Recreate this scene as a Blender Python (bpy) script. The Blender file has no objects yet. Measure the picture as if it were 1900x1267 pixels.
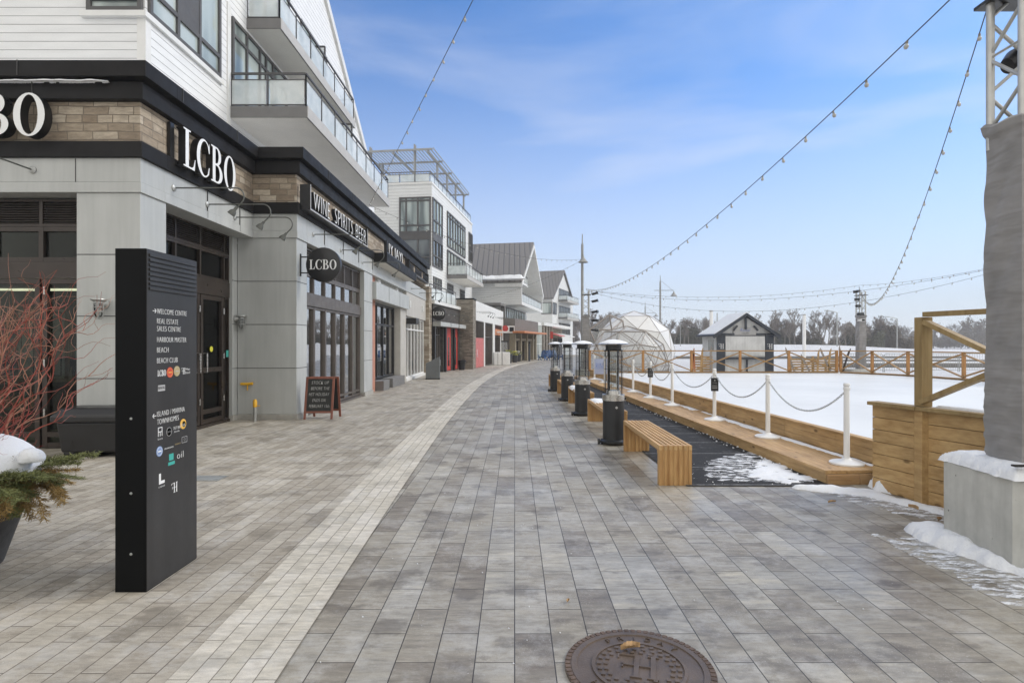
import bpy, bmesh, math, random
from mathutils import Matrix, Vector
R = math.radians
C = bpy.context.scene.collection
S = bpy.context.scene
random.seed(7)

# ---------------------------------------------------------------- camera
cd = bpy.data.cameras.new('camera'); cam = bpy.data.objects.new('camera', cd); C.objects.link(cam)
cam.location = (0, 0, 1.6); cam.rotation_euler = (R(90), 0, 0)
cd.sensor_width = 36; cd.lens = 20.0; cd.shift_x = -0.0026; cd.shift_y = 0.0024
cd.clip_start = 0.05; cd.clip_end = 3000
S.camera = cam

# ---------------------------------------------------------------- world + sun
SUN_EL, SUN_AZ = 38, 75          # azimuth clockwise from +Y (sun on the right, behind thin cloud)
w = bpy.data.worlds.new('World'); S.world = w; w.use_nodes = True
nt = w.node_tree; nt.nodes.clear()
def wn(t, **k):
    n = nt.nodes.new(t)
    for a, b in k.items(): setattr(n, a, b)
    return n
sky = wn('ShaderNodeTexSky', sky_type='NISHITA', sun_disc=False, sun_elevation=R(SUN_EL), sun_rotation=R(SUN_AZ))
sky.air_density = 1.0; sky.dust_density = 0.6; sky.ozone_density = 1.6
tc = wn('ShaderNodeTexCoord'); sp = wn('ShaderNodeSeparateXYZ'); nt.links.new(tc.outputs['Generated'], sp.inputs[0])
def mth(op, a, b=None, clamp=False, tree=None):
    t = tree or nt
    n = t.nodes.new('ShaderNodeMath'); n.operation = op; n.use_clamp = clamp
    for i, x in enumerate((a, b)):
        if x is None: continue
        if isinstance(x, (int, float)): n.inputs[i].default_value = x
        else: t.links.new(x, n.inputs[i])
    return n.outputs[0]
mp = wn('ShaderNodeMapping'); mp.inputs['Scale'].default_value = (0.9, 1.6, 4.2); mp.inputs['Rotation'].default_value = (0, R(14), R(20))
nt.links.new(tc.outputs['Generated'], mp.inputs[0])
nz = wn('ShaderNodeTexNoise'); nz.inputs['Scale'].default_value = 1.5; nz.inputs['Detail'].default_value = 9; nz.inputs['Roughness'].default_value = 0.5
nz.inputs['Distortion'].default_value = 0.35
nt.links.new(mp.outputs[0], nz.inputs['Vector'])
rp = wn('ShaderNodeValToRGB'); rp.color_ramp.elements[0].position = 0.46; rp.color_ramp.elements[1].position = 0.70
rp.color_ramp.interpolation = 'B_SPLINE'
nt.links.new(nz.outputs[0], rp.inputs[0])
hz = mth('SUBTRACT', 1.0, mth('MULTIPLY', sp.outputs[2], 1.9), clamp=True)           # paler to the horizon
hz = mth('MULTIPLY', mth('POWER', hz, 1.35), 0.96)
back = mth('MULTIPLY', mth('SUBTRACT', 0.25, sp.outputs[1]), 2.2, clamp=True)         # unseen overcast added behind the viewer to whiten the light
side = mth('MULTIPLY', mth('SUBTRACT', mth('ABSOLUTE', sp.outputs[0]), 0.70), 6.0, clamp=True)
zen = mth('MULTIPLY', mth('SUBTRACT', sp.outputs[2], 0.62), 3.0, clamp=True)  # unseen cloud added at the sides and overhead, for neutral light
cl = mth('MULTIPLY', rp.outputs[0], 0.62)
fac = mth('MAXIMUM', mth('MAXIMUM', hz, cl), mth('MAXIMUM', mth('MAXIMUM', back, mth('MULTIPLY', zen, 0.75)), mth('MULTIPLY', side, 0.9)), clamp=True)
tint = wn('ShaderNodeMix', data_type='RGBA', blend_type='MULTIPLY'); tint.inputs[0].default_value = 1
tint.inputs[7].default_value = (.27, .80, 1.33, 1)
nt.links.new(sky.outputs[0], tint.inputs[6])
cmix = wn('ShaderNodeMix', data_type='RGBA'); nt.links.new(mth('MAXIMUM', back, mth('MULTIPLY', zen, 0.9), clamp=True), cmix.inputs[0])
cmix.inputs[6].default_value = (6.6, 6.75, 7.3, 1); cmix.inputs[7].default_value = (8.7, 8.45, 8.0, 1)
mx = wn('ShaderNodeMix', data_type='RGBA')
nt.links.new(fac, mx.inputs[0]); nt.links.new(tint.outputs[2], mx.inputs[6]); nt.links.new(cmix.outputs[2], mx.inputs[7])
bg = wn('ShaderNodeBackground'); bg.inputs[1].default_value = 0.1
nt.links.new(mx.outputs[2], bg.inputs[0])
wo = wn('ShaderNodeOutputWorld'); nt.links.new(bg.outputs[0], wo.inputs[0])

sl = bpy.data.lights.new('sun', 'SUN'); sl.energy = 1.5; sl.angle = R(25); sl.color = (1, 0.925, 0.83)
sun = bpy.data.objects.new('sun', sl); C.objects.link(sun)
d = Vector((math.cos(R(SUN_EL))*math.sin(R(SUN_AZ)), math.cos(R(SUN_EL))*math.cos(R(SUN_AZ)), math.sin(R(SUN_EL))))
sun.rotation_euler = d.to_track_quat('Z', 'Y').to_euler(); sun.location = (20, 10, 30)
S.view_settings.view_transform = 'Standard'; S.view_settings.look = 'None'
S.view_settings.exposure = 0.52; S.view_settings.gamma = 1
S.cycles.max_bounces = 6; S.cycles.diffuse_bounces = 3; S.cycles.glossy_bounces = 3; S.cycles.transparent_max_bounces = 16

# ---------------------------------------------------------------- mesh helpers
class MB:
    def __init__(s): s.v = []; s.f = []; s.m = []; s.T = None
    def pt(s, p):
        p = Vector(p)
        return tuple(s.T @ p) if s.T is not None else tuple(p)
    def add(s, vs, fs, m=0):
        b = len(s.v); s.v += [s.pt(p) for p in vs]
        for f in fs: s.f.append([b+i for i in f]); s.m.append(m)
    def box(s, x0, x1, y0, y1, z0, z1, m=0):
        vs = [(x0,y0,z0),(x1,y0,z0),(x1,y1,z0),(x0,y1,z0),(x0,y0,z1),(x1,y0,z1),(x1,y1,z1),(x0,y1,z1)]
        s.add(vs, [(0,3,2,1),(4,5,6,7),(0,1,5,4),(1,2,6,5),(2,3,7,6),(3,0,4,7)], m); return s
    def beam(s, a, b, w, h, m=0, up=(0,0,1)):
        a = Vector(a); b = Vector(b); d = (b-a).normalized(); u = Vector(up)
        if abs(d.dot(u)) > 0.98: u = Vector((0,1,0))
        x = d.cross(u).normalized(); y = x.cross(d).normalized()
        vs = []
        for p in (a, b):
            for sx, sy in ((-1,-1),(1,-1),(1,1),(-1,1)): vs.append(p + x*sx*w/2 + y*sy*h/2)
        s.add(vs, [(0,1,2,3),(7,6,5,4),(0,4,5,1),(1,5,6,2),(2,6,7,3),(3,7,4,0)], m); return s
    def tube(s, pts, r, n=8, m=0, caps=True):
        pts = [Vector(p) for p in pts]; rs = r if isinstance(r, (list, tuple)) else [r]*len(pts)
        rings = []; px = None
        for i, p in enumerate(pts):
            d = (pts[min(i+1, len(pts)-1)] - pts[max(i-1, 0)])
            d = d.normalized() if d.length > 1e-9 else Vector((0,0,1))
            if px is None:
                u = Vector((0,0,1)) if abs(d.z) < 0.9 else Vector((1,0,0)); px = d.cross(u).normalized()
            else:
                px = (px - d*px.dot(d)); px = px.normalized() if px.length > 1e-6 else d.orthogonal().normalized()
            py = d.cross(px)
            rings.append([p + (px*math.cos(2*math.pi*k/n) + py*math.sin(2*math.pi*k/n))*rs[i] for k in range(n)])
        vs = [q for ri in rings for q in ri]; fs = []
        for i in range(len(pts)-1):
            for k in range(n): a = i*n+k; b = i*n+(k+1) % n; fs.append((a, b, b+n, a+n))
        if caps: fs.append(tuple(reversed(range(n)))); fs.append(tuple(range((len(pts)-1)*n, len(pts)*n)))
        s.add(vs, fs, m); return s
    def lathe(s, prof, c=(0,0,0), n=24, m=0):
        vs = []; fs = []
        for (r, z) in prof:
            for k in range(n):
                a = 2*math.pi*k/n; vs.append((c[0]+r*math.cos(a), c[1]+r*math.sin(a), c[2]+z))
        for i in range(len(prof)-1):
            for k in range(n): a = i*n+k; b = i*n+(k+1) % n; fs.append((a, b, b+n, a+n))
        fs.append(tuple(reversed(range(n)))); fs.append(tuple(range((len(prof)-1)*n, len(prof)*n)))
        s.add(vs, fs, m); return s
    def prism(s, poly, z0, z1, m=0):          # poly in local xy, extruded in z
        n = len(poly); vs = [(x, y, z0) for x, y in poly] + [(x, y, z1) for x, y in poly]
        fs = [tuple(reversed(range(n))), tuple(range(n, 2*n))] + [(k, (k+1) % n, (k+1) % n+n, k+n) for k in range(n)]
        s.add(vs, fs, m); return s
    def quad(s, *p, m=0): s.add(p, [tuple(range(len(p)))], m); return s
    def build(s, name, mats, parent=None, world=False, smooth=False, bevel=0, recalc=True):
        me = bpy.data.meshes.new(name); me.from_pydata(s.v, [], s.f); me.update()
        if not isinstance(mats, (list, tuple)): mats = [mats]
        for mm in mats: me.materials.append(mm)
        for p, mi in zip(me.polygons, s.m): p.material_index = mi
        if recalc:
            bm = bmesh.new(); bm.from_mesh(me); bmesh.ops.recalc_face_normals(bm, faces=bm.faces); bm.to_mesh(me); bm.free()
        if smooth:
            for p in me.polygons: p.use_smooth = True
            try: me.set_sharp_from_angle(angle=R(40))
            except Exception: pass
        o = bpy.data.objects.new(name, me); C.objects.link(o)
        if parent is not None:
            o.parent = parent
            if world: o.location = -Vector(parent.location)
        if bevel:
            b = o.modifiers.new('bevel', 'BEVEL'); b.width = bevel; b.segments = 2; b.limit_method = 'ANGLE'
        return o

def tag(o, label=None, cat=None, group=None, kind=None):
    if label: o['label'] = label
    if cat: o['category'] = cat
    if group: o['group'] = group
    if kind: o['kind'] = kind
    return o
def thing(name, label, cat, loc=(0,0,0), rz=0, group=None):
    o = bpy.data.objects.new(name, None); C.objects.link(o); o.location = loc; o.rotation_euler = (0,0,rz)
    o.empty_display_size = 0.1
    return tag(o, label, cat, group)
def copy_tree(o, parent=None):
    c = o.copy(); C.objects.link(c); c.parent = parent
    for ch in list(o.children): copy_tree(ch, c)
    return c
def dup(root, loc, rz=None, label=None, group=None, scale=None):
    c = copy_tree(root); c.location = loc
    if rz is not None: c.rotation_euler = (0,0,rz)
    if scale: c.scale = (scale,)*3 if isinstance(scale, (int, float)) else scale
    if label: c['label'] = label
    if group: c['group'] = group
    return c
def frame(O, ang):                 # facade frame: local x runs along the wall, local y = outward, ang = heading of wall clockwise from +Y
    u = Vector((math.sin(ang), math.cos(ang), 0)); n = Vector((math.cos(ang), -math.sin(ang), 0))
    return Matrix(((u.x, n.x, 0, O[0]), (u.y, n.y, 0, O[1]), (0, 0, 1, O[2] if len(O) > 2 else 0), (0,0,0,1)))
def front(O):                      # facade facing the camera: local x = +X, local y = outward = -Y
    return Matrix(((1,0,0,O[0]),(0,-1,0,O[1]),(0,0,1,O[2] if len(O) > 2 else 0),(0,0,0,1)))
def mbT(T): m = MB(); m.T = T; return m

# text as meshes -----------------------------------------------------------
ROT_FRONT = (R(90), 0, 0); ROT_SIDE = (R(90), 0, R(90))
def curve_mesh(cu, name):
    o = bpy.data.objects.new(name, cu); C.objects.link(o)
    dg = bpy.context.evaluated_depsgraph_get(); dg.update()
    me = bpy.data.meshes.new_from_object(o.evaluated_get(dg)); bpy.data.objects.remove(o)
    return me
def fit(me, w, h, cx=True):
    xs = [v.co.x for v in me.vertices]; ys = [v.co.y for v in me.vertices]
    x0, x1, y0, y1 = min(xs), max(xs), min(ys), max(ys)
    sx = w/(x1-x0) if w else None; sy = h/(y1-y0)
    if sx is None: sx = sy
    for v in me.vertices:
        v.co.x = (v.co.x-(x0+x1)/2)*sx if cx else (v.co.x-x0)*sx
        v.co.y = (v.co.y-y0)*sy
def text(name, s, w, h, mat, parent, loc, rot, ext=0.002, left=False, shear=0):
    cu = bpy.data.curves.new(name, 'FONT'); cu.body = s; cu.size = 1; cu.extrude = 0.5; cu.resolution_u = 3; cu.shear = shear; cu.offset = -0.022; cu.space_character = 1.08
    me = curve_mesh(cu, name); fit(me, w, h, not left)
    for v in me.vertices: v.co.z *= ext*2
    me.materials.clear(); me.materials.append(mat)
    o = bpy.data.objects.new(name, me); C.objects.link(o); o.parent = parent; o.location = loc; o.rotation_euler = rot
    return o
def ell(cx, cy, rx, ry, a0=0, a1=360, n=28):
    full = abs(a1-a0) >= 360
    return [(cx+rx*math.cos(R(a0+(a1-a0)*k/(n if full else n-1))), cy+ry*math.sin(R(a0+(a1-a0)*k/(n if full else n-1)))) for k in range(n)]
def glyph(ch):                     # high contrast roman capitals, unit height
    if ch == 'L':
        return [[(0,0),(.56,0),(.60,.30),(.57,.30),(.50,.10),(.42,.045),(.26,.045),(.26,.955),(.36,.965),(.36,1),(0,1),(0,.965),(.10,.955),(.10,.045),(0,.035)]], .62
    if ch == 'O':
        return [ell(.38,.5,.38,.52), ell(.38,.5,.21,.475)[::-1]], .78
    if ch == 'C':
        o = ell(.40,.5,.40,.52,48,312,26); i = ell(.44,.5,.27,.475,304,56,24)
        return [o + [(.68,.02),(.70,.30),(.66,.30)][1:] + i + [(.66,.70),(.70,.70),(.70,1.0)]], .74
    if ch == 'B':
        out = [(0,0),(.36,0)] + ell(.36,.27,.32,.27,-80,75,12) + ell(.34,.77,.25,.25,-60,88,12) + [(0,1.02),(0,.985),(.09,.97),(.09,.045),(0,.035)]
        return [out, [(.25,.05)]+ell(.34,.27,.17,.225,-85,80,10)+[(.25,.50)], [(.25,.55)]+ell(.32,.77,.12,.21,-80,85,10)+[(.25,.975)]], .72
def serif(name, s, h, ext, mats, parent, loc, rot, gap=0.08, xs=1.0):
    out = []; x = 0; tot = 0
    ad = [glyph(c)[1] for c in s]; tot = (sum(ad)+gap*(len(s)-1))*h*xs; x = -tot/2
    M = Matrix.Translation(loc) @ (Matrix.Rotation(rot[2], 4, 'Z') @ Matrix.Rotation(rot[0], 4, 'X'))
    for c in s:
        loops, a = glyph(c)
        cu = bpy.data.curves.new(name, 'CURVE'); cu.dimensions = '2D'; cu.fill_mode = 'BOTH'; cu.extrude = ext
        for lp in loops:
            sp = cu.splines.new('POLY'); sp.points.add(len(lp)-1); sp.use_cyclic_u = True
            for k, (px, py) in enumerate(lp): sp.points[k].co = (px*h*xs, py*h, 0, 1)
        me = curve_mesh(cu, name); me.materials.clear()
        for mm in mats: me.materials.append(mm)
        for p in me.polygons: p.material_index = 0 if p.normal.z > 0.9 else len(mats)-1
        o = bpy.data.objects.new(name, me); C.objects.link(o); o.parent = parent
        o.location = M @ Vector((x, 0, 0)); o.rotation_euler = rot
        out.append(o); x += (a+gap)*h*xs
    return out
def monogram(mb, h, t=0.004):      # a mirrored small F joined to an H, drawn in local xy, unit height h
    b = lambda x0,x1,y0,y1: mb.prism([(x0*h,y0*h),(x1*h,y0*h),(x1*h,y1*h),(x0*h,y1*h)], 0, t)
    b(.30,.42,.04,.96); b(.22,.50,0,.04); b(.22,.40,.96,1); b(-.12,.30,.93,.97); b(-.12,-.08,.78,.93); b(.0,.30,.50,.54); b(-.0,.04,.40,.64)
    b(.70,.82,.04,.96); b(.62,.90,0,.04); b(.62,.90,.96,1); b(.42,.70,.49,.53)

# ---------------------------------------------------------------- materials
def newmat(name):
    m = bpy.data.materials.new(name); m.use_nodes = True; t = m.node_tree
    return m, t, t.nodes['Principled BSDF']
def nn(t, ty, **k):
    n = t.nodes.new(ty)
    for a, b in k.items():
        if a in n.inputs: n.inputs[a].default_value = b
        else: setattr(n, a, b)
    return n
def rgba(c): return (c[0], c[1], c[2], 1)
def sc(c, k): return tuple(min(1, x*k) for x in c[:3])
def coords(t, scale=(1,1,1), world=False):
    if world: g = nn(t, 'ShaderNodeNewGeometry'); src = g.outputs['Position']
    else: g = nn(t, 'ShaderNodeTexCoord'); src = g.outputs['Object']
    m = nn(t, 'ShaderNodeMapping'); m.inputs['Scale'].default_value = scale; t.links.new(src, m.inputs[0]); return m.outputs[0]
def mixc(t, f, a, b, mode='MIX'):
    n = t.nodes.new('ShaderNodeMix'); n.data_type = 'RGBA'; n.blend_type = mode
    for i, x in ((0, f), (6, a), (7, b)):
        if isinstance(x, (int, float)): n.inputs[i].default_value = x
        elif isinstance(x, tuple): n.inputs[i].default_value = rgba(x)
        else: t.links.new(x, n.inputs[i])
    return n.outputs[2]
def ramp(t, src, *stops):
    n = t.nodes.new('ShaderNodeValToRGB'); e = n.color_ramp.elements
    while len(e) < len(stops): e.new(0.5)
    for el, (p, c) in zip(e, stops): el.position = p; el.color = rgba(c) if isinstance(c, tuple) else (c, c, c, 1)
    t.links.new(src, n.inputs[0]); return n.outputs[0]
def noise(t, vec, scale, detail=4, rough=.55):
    n = nn(t, 'ShaderNodeTexNoise'); n.inputs['Scale'].default_value = scale; n.inputs['Detail'].default_value = detail; n.inputs['Roughness'].default_value = rough
    t.links.new(vec, n.inputs['Vector']); return n.outputs[0]
def bump(t, src, p, dist=.01, strength=1.0):
    b = nn(t, 'ShaderNodeBump'); b.inputs['Distance'].default_value = dist; b.inputs['Strength'].default_value = strength
    t.links.new(src, b.inputs['Height']); t.links.new(b.outputs[0], p.inputs['Normal'])
def pm(name, col, rough=.5, metal=0, var=.15, vs=3, bmp=0, bs=60, stretch=(1,1,1), spec=.5):
    m, t, p = newmat(name); v = coords(t, stretch)
    n = noise(t, v, vs, 5)
    t.links.new(ramp(t, n, (.3, sc(col, 1-var)), (.7, sc(col, 1+var))), p.inputs['Base Color'])
    p.inputs['Metallic'].default_value = metal; p.inputs['Specular IOR Level'].default_value = spec
    t.links.new(ramp(t, noise(t, v, vs*2.3, 4), (.3, max(.02, rough-.08)), (.7, min(1, rough+.08))), p.inputs['Roughness'])
    if bmp: bump(t, noise(t, v, bs, 4), p, bmp)
    return m
def siding(name, col=(.78,.79,.79), pitch=.17):
    m, t, p = newmat(name); g = nn(t, 'ShaderNodeNewGeometry'); s = nn(t, 'ShaderNodeSeparateXYZ'); t.links.new(g.outputs['Position'], s.inputs[0])
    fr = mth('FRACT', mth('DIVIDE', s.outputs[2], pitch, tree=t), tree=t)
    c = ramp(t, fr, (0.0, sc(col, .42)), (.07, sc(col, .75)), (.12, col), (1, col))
    n = noise(t, coords(t, (.6,.6,3), True), 2, 4)
    c2 = mixc(t, 1, c, ramp(t, n, (.3, .90), (.7, 1.0)), 'MULTIPLY')
    t.links.new(c2, p.inputs['Base Color']); p.inputs['Roughness'].default_value = .55
    bump(t, ramp(t, fr, (0, 0.0), (.06, 1.0), (1, .25)), p, .012)
    return m
def stone(name, cols, bw=.42, rh=.145, mort=(.30,.27,.23)):
    m, t, p = newmat(name); g = nn(t, 'ShaderNodeNewGeometry'); s = nn(t, 'ShaderNodeSeparateXYZ'); t.links.new(g.outputs['Position'], s.inputs[0])
    sxy = mth('ADD', s.outputs[0], s.outputs[1], tree=t)
    cb = nn(t, 'ShaderNodeCombineXYZ'); t.links.new(sxy, cb.inputs[0]); t.links.new(s.outputs[2], cb.inputs[1])
    wob = nn(t, 'ShaderNodeVectorMath', operation='MULTIPLY_ADD'); nzz = nn(t, 'ShaderNodeTexNoise'); nzz.inputs['Scale'].default_value = 2.2
    t.links.new(cb.outputs[0], nzz.inputs['Vector']); t.links.new(nzz.outputs['Color'], wob.inputs[0]); wob.inputs[1].default_value = (.10,.035,0); t.links.new(cb.outputs[0], wob.inputs[2])
    b = nn(t, 'ShaderNodeTexBrick'); t.links.new(wob.outputs[0], b.inputs['Vector']); b.offset = .37; b.squash = .62; b.squash_frequency = 3
    for k, v in (('Scale', 1), ('Brick Width', bw), ('Row Height', rh), ('Mortar Size', .0075), ('Mortar Smooth', .4), ('Bias', 0)): b.inputs[k].default_value = v
    b.inputs['Color1'].default_value = (0,0,0,1); b.inputs['Color2'].default_value = (1,1,1,1); b.inputs['Mortar'].default_value = (.5,.5,.5,1)
    c = ramp(t, b.outputs['Color'], *[(i/(len(cols)-1), cc) for i, cc in enumerate(cols)])
    n = noise(t, coords(t, (1,1,3), True), 7, 8, .7)
    c = mixc(t, 1, c, ramp(t, n, (.25, .58), (.75, 1.25)), 'MULTIPLY')
    c = mixc(t, b.outputs['Fac'], c, mort); t.links.new(c, p.inputs['Base Color']); p.inputs['Roughness'].default_value = .85
    h = mth('SUBTRACT', mth('ADD', mth('MULTIPLY', n, .5, tree=t), mth('MULTIPLY', b.outputs['Color'], .4, tree=t), tree=t), b.outputs['Fac'], tree=t)
    bump(t, h, p, .02)
    return m
def wood(name, a, b, axis=0, rough=.6, knots=True, scale=1.0, plank=None):
    m, t, p = newmat(name); st = [9*scale]*3; st[axis] = .9*scale
    oi = nn(t, 'ShaderNodeObjectInfo'); tcx = nn(t, 'ShaderNodeTexCoord'); ad = nn(t, 'ShaderNodeVectorMath', operation='ADD')
    mul = nn(t, 'ShaderNodeVectorMath', operation='SCALE'); mul.inputs['Scale'].default_value = 13.7
    cbx = nn(t, 'ShaderNodeCombineXYZ'); [t.links.new(oi.outputs['Random'], cbx.inputs[i]) for i in range(3)]
    t.links.new(cbx.outputs[0], mul.inputs[0]); t.links.new(tcx.outputs['Object'], ad.inputs[0]); t.links.new(mul.outputs[0], ad.inputs[1])
    mpx = nn(t, 'ShaderNodeMapping'); mpx.inputs['Scale'].default_value = st; t.links.new(ad.outputs[0], mpx.inputs[0])
    n = noise(t, mpx.outputs[0], 2.2, 8, .65)
    c = ramp(t, n, (.28, a), (.5, tuple((x+y)/2 for x, y in zip(a, b))), (.74, b))
    if knots:
        vo = nn(t, 'ShaderNodeTexVoronoi'); vo.inputs['Scale'].default_value = 1.0*scale
        mk = nn(t, 'ShaderNodeMapping'); s2 = [5.0]*3; s2[axis] = 2.2; mk.inputs['Scale'].default_value = s2
        t.links.new(ad.outputs[0], mk.inputs[0]); t.links.new(mk.outputs[0], vo.inputs['Vector'])
        k = ramp(t, vo.outputs['Distance'], (.06, 0.0), (.13, 1.0)); c = mixc(t, k, sc(a, .55), c)
    big = noise(t, ad.outputs[0], 1.3, 3); c = mixc(t, 1, c, ramp(t, big, (.3, .8), (.7, 1.1)), 'MULTIPLY')
    t.links.new(c, p.inputs['Base Color']); p.inputs['Roughness'].default_value = rough
    bump(t, n, p, .003)
    return m
def glassmat(name, tint=(.35,.38,.37), ior=1.75, rough=.015, refl=(1,1,1), base=0.0):
    m, t, p = newmat(name); t.nodes.remove(p)
    fr = nn(t, 'ShaderNodeFresnel'); fr.inputs['IOR'].default_value = ior
    tr = nn(t, 'ShaderNodeBsdfTransparent'); tr.inputs[0].default_value = rgba(tint)
    gl = nn(t, 'ShaderNodeBsdfGlossy'); gl.inputs['Roughness'].default_value = rough; gl.inputs[0].default_value = rgba(refl)
    bp = nn(t, 'ShaderNodeBump'); bp.inputs['Distance'].default_value = .004; t.links.new(noise(t, coords(t, (1,1,1), True), 1.3, 2), bp.inputs['Height'])
    t.links.new(bp.outputs[0], gl.inputs['Normal'])
    mix = nn(t, 'ShaderNodeMixShader'); t.links.new(mth('MAXIMUM', fr.outputs[0], base, tree=t), mix.inputs[0]); t.links.new(tr.outputs[0], mix.inputs[1]); t.links.new(gl.outputs[0], mix.inputs[2])
    t.links.new(mix.outputs[0], t.nodes['Material Output'].inputs[0]); return m
def paver(name, cols, bw, rh, mort, mortar=.0035, streak=.35, rough=(.35,.65), stains=True, off=.5, uv=False):
    m, t, p = newmat(name)
    if uv:
        g = nn(t, 'ShaderNodeUVMap'); s = nn(t, 'ShaderNodeSeparateXYZ'); t.links.new(g.outputs[0], s.inputs[0])
    else:
        g = nn(t, 'ShaderNodeNewGeometry'); s = nn(t, 'ShaderNodeSeparateXYZ'); t.links.new(g.outputs['Position'], s.inputs[0])
    cb = nn(t, 'ShaderNodeCombineXYZ'); t.links.new(s.outputs[1], cb.inputs[0]); t.links.new(s.outputs[0], cb.inputs[1])
    b = nn(t, 'ShaderNodeTexBrick'); t.links.new(cb.outputs[0], b.inputs['Vector']); b.offset = off; b.squash = 1
    for k, v in (('Scale', 1), ('Brick Width', bw), ('Row Height', rh), ('Mortar Size', mortar), ('Mortar Smooth', .15), ('Bias', 0)): b.inputs[k].default_value = v
    b.inputs['Color1'].default_value = (0,0,0,1); b.inputs['Color2'].default_value = (1,1,1,1); b.inputs['Mortar'].default_value = (.5,.5,.5,1)
    pos = coords(t, (1,1,1), True)
    # colour drifts inside each stone: streaks run across its short side
    rot = nn(t, 'ShaderNodeMapping'); rot.inputs['Scale'].default_value = (1.6, 6.5, 1); t.links.new(pos, rot.inputs[0])
    br = nn(t, 'ShaderNodeVectorMath', operation='ADD'); cc = nn(t, 'ShaderNodeVectorMath', operation='SCALE'); cc.inputs['Scale'].default_value = 37
    t.links.new(b.outputs['Color'], cc.inputs[0]); t.links.new(rot.outputs[0], br.inputs[0]); t.links.new(cc.outputs[0], br.inputs[1])
    st = noise(t, br.outputs[0], 1.4, 6, .62)
    f = mth('ADD', mth('MULTIPLY', b.outputs['Color'], 1-streak, tree=t), mth('MULTIPLY', st, streak*1.9, tree=t), tree=t)
    f = mth('SUBTRACT', f, streak*.42, tree=t)
    c = ramp(t, f, *[(.06+.88*i/(len(cols)-1), x) for i, x in enumerate(cols)])
    fine = noise(t, pos, 260, 3, .7); c = mixc(t, 1, c, ramp(t, fine, (.3, .76), (.7, 1.16)), 'MULTIPLY')
    mott = noise(t, br.outputs[0], 3.8, 7, .72); c = mixc(t, 1, c, ramp(t, mott, (.28, .66), (.5, 1.0), (.72, 1.30)), 'MULTIPLY')
    big = noise(t, pos, .55, 5, .6); c = mixc(t, 1, c, ramp(t, big, (.3, .84), (.7, 1.08)), 'MULTIPLY')
    rv = ramp(t, noise(t, pos, .9, 5, .6), (.35, rough[0]), (.62, rough[1]))
    if stains:
        d = nn(t, 'ShaderNodeMapping'); d.inputs['Scale'].default_value = (1.2, 1.5, 1); t.links.new(pos, d.inputs[0])
        damp = ramp(t, noise(t, d.outputs[0], 1.7, 6, .6), (.55, 0.0), (.61, .50)); c = mixc(t, damp, c, sc(cols[0], .55))
        vo = nn(t, 'ShaderNodeTexVoronoi'); vo.inputs['Scale'].default_value = 24; t.links.new(pos, vo.inputs['Vector'])
        spk = mth('MULTIPLY', ramp(t, vo.outputs['Distance'], (.05, 1.0), (.085, 0.0)), ramp(t, noise(t, pos, 2.5, 4), (.54, 0.0), (.66, 1.0)), tree=t)
        c = mixc(t, spk, c, (.68,.68,.68))
        salt = ramp(t, noise(t, pos, 2.2, 12, .82), (.49, 0.0), (.70, .50)); c = mixc(t, salt, c, (.60,.60,.59))
        grit = nn(t, 'ShaderNodeTexVoronoi'); grit.inputs['Scale'].default_value = 90; t.links.new(pos, grit.inputs['Vector'])
        gk = mth('MULTIPLY', ramp(t, grit.outputs['Distance'], (.10, 1.0), (.16, 0.0)), ramp(t, noise(t, pos, 1.6, 5, .6), (.47, 0.0), (.60, .9)), tree=t); c = mixc(t, gk, c, (.66,.66,.65))
        pd = ramp(t, noise(t, pos, 1.15, 7, .68), (.60, 0.0), (.66, .30)); c = mixc(t, pd, c, sc(cols[0], .75))
    c = mixc(t, b.outputs['Fac'], c, mort)
    t.links.new(c, p.inputs['Base Color']); t.links.new(rv, p.inputs['Roughness'])
    h = mth('SUBTRACT', mth('ADD', mth('MULTIPLY', fine, .12, tree=t), mth('MULTIPLY', b.outputs['Color'], .16, tree=t), tree=t), b.outputs['Fac'], tree=t)
    bump(t, h, p, .005)
    return m

M = {}
M['grey_paver'] = paver('grey paving stone', [(.175,.147,.118),(.245,.218,.178),(.335,.306,.25),(.36,.34,.298),(.50,.46,.37)], .572, .2005, (.042,.036,.030), .0028, .46, (.28,.55))
M['beige_paver'] = paver('beige paving stone', [(.29,.255,.20),(.355,.318,.26),(.405,.368,.305),(.455,.418,.35)], .46, .124, (.12,.10,.08), .0028, .3, (.45,.7), off=.37)
M['band_paver'] = paver('cream paving stone', [(.50,.465,.39),(.56,.52,.44),(.61,.57,.50)], .36, .104, (.17,.15,.12), .0026, .25, (.5,.7), uv=True)
def snowmat(name, col=(.80,.82,.85), v=.06, bs=3, bd=.04):
    m, t, p = newmat(name); pos = coords(t, (1,1,1), True)
    t.links.new(ramp(t, noise(t, pos, .7, 6), (.3, sc(col, 1-v)), (.7, col)), p.inputs['Base Color']); p.inputs['Roughness'].default_value = .75
    p.inputs['Subsurface Weight'].default_value = 0
    h = mth('ADD', noise(t, pos, bs, 6, .6), mth('MULTIPLY', noise(t, pos, 70, 3), .12, tree=t), tree=t); bump(t, h, p, bd)
    return m
M['snow'] = snowmat('snow'); M['snow_field'] = snowmat('snow field', (.74,.75,.77), .22, .35, .3)
M['rink'] = snowmat('rink ice', (.80,.81,.80), .04, 1.0, .01); M['rink'].node_tree.nodes['Principled BSDF'].inputs['Roughness'].default_value = .45
t = M['rink'].node_tree; p = t.nodes['Principled BSDF']; src = p.inputs['Base Color'].links[0].from_socket; pos = coords(t, (1,1,1), True)
mpA = nn(t, 'ShaderNodeMapping'); mpA.inputs['Rotation'].default_value = (0, 0, R(24)); mpA.inputs['Scale'].default_value = (.35, 9, 1); t.links.new(pos, mpA.inputs[0])
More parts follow.
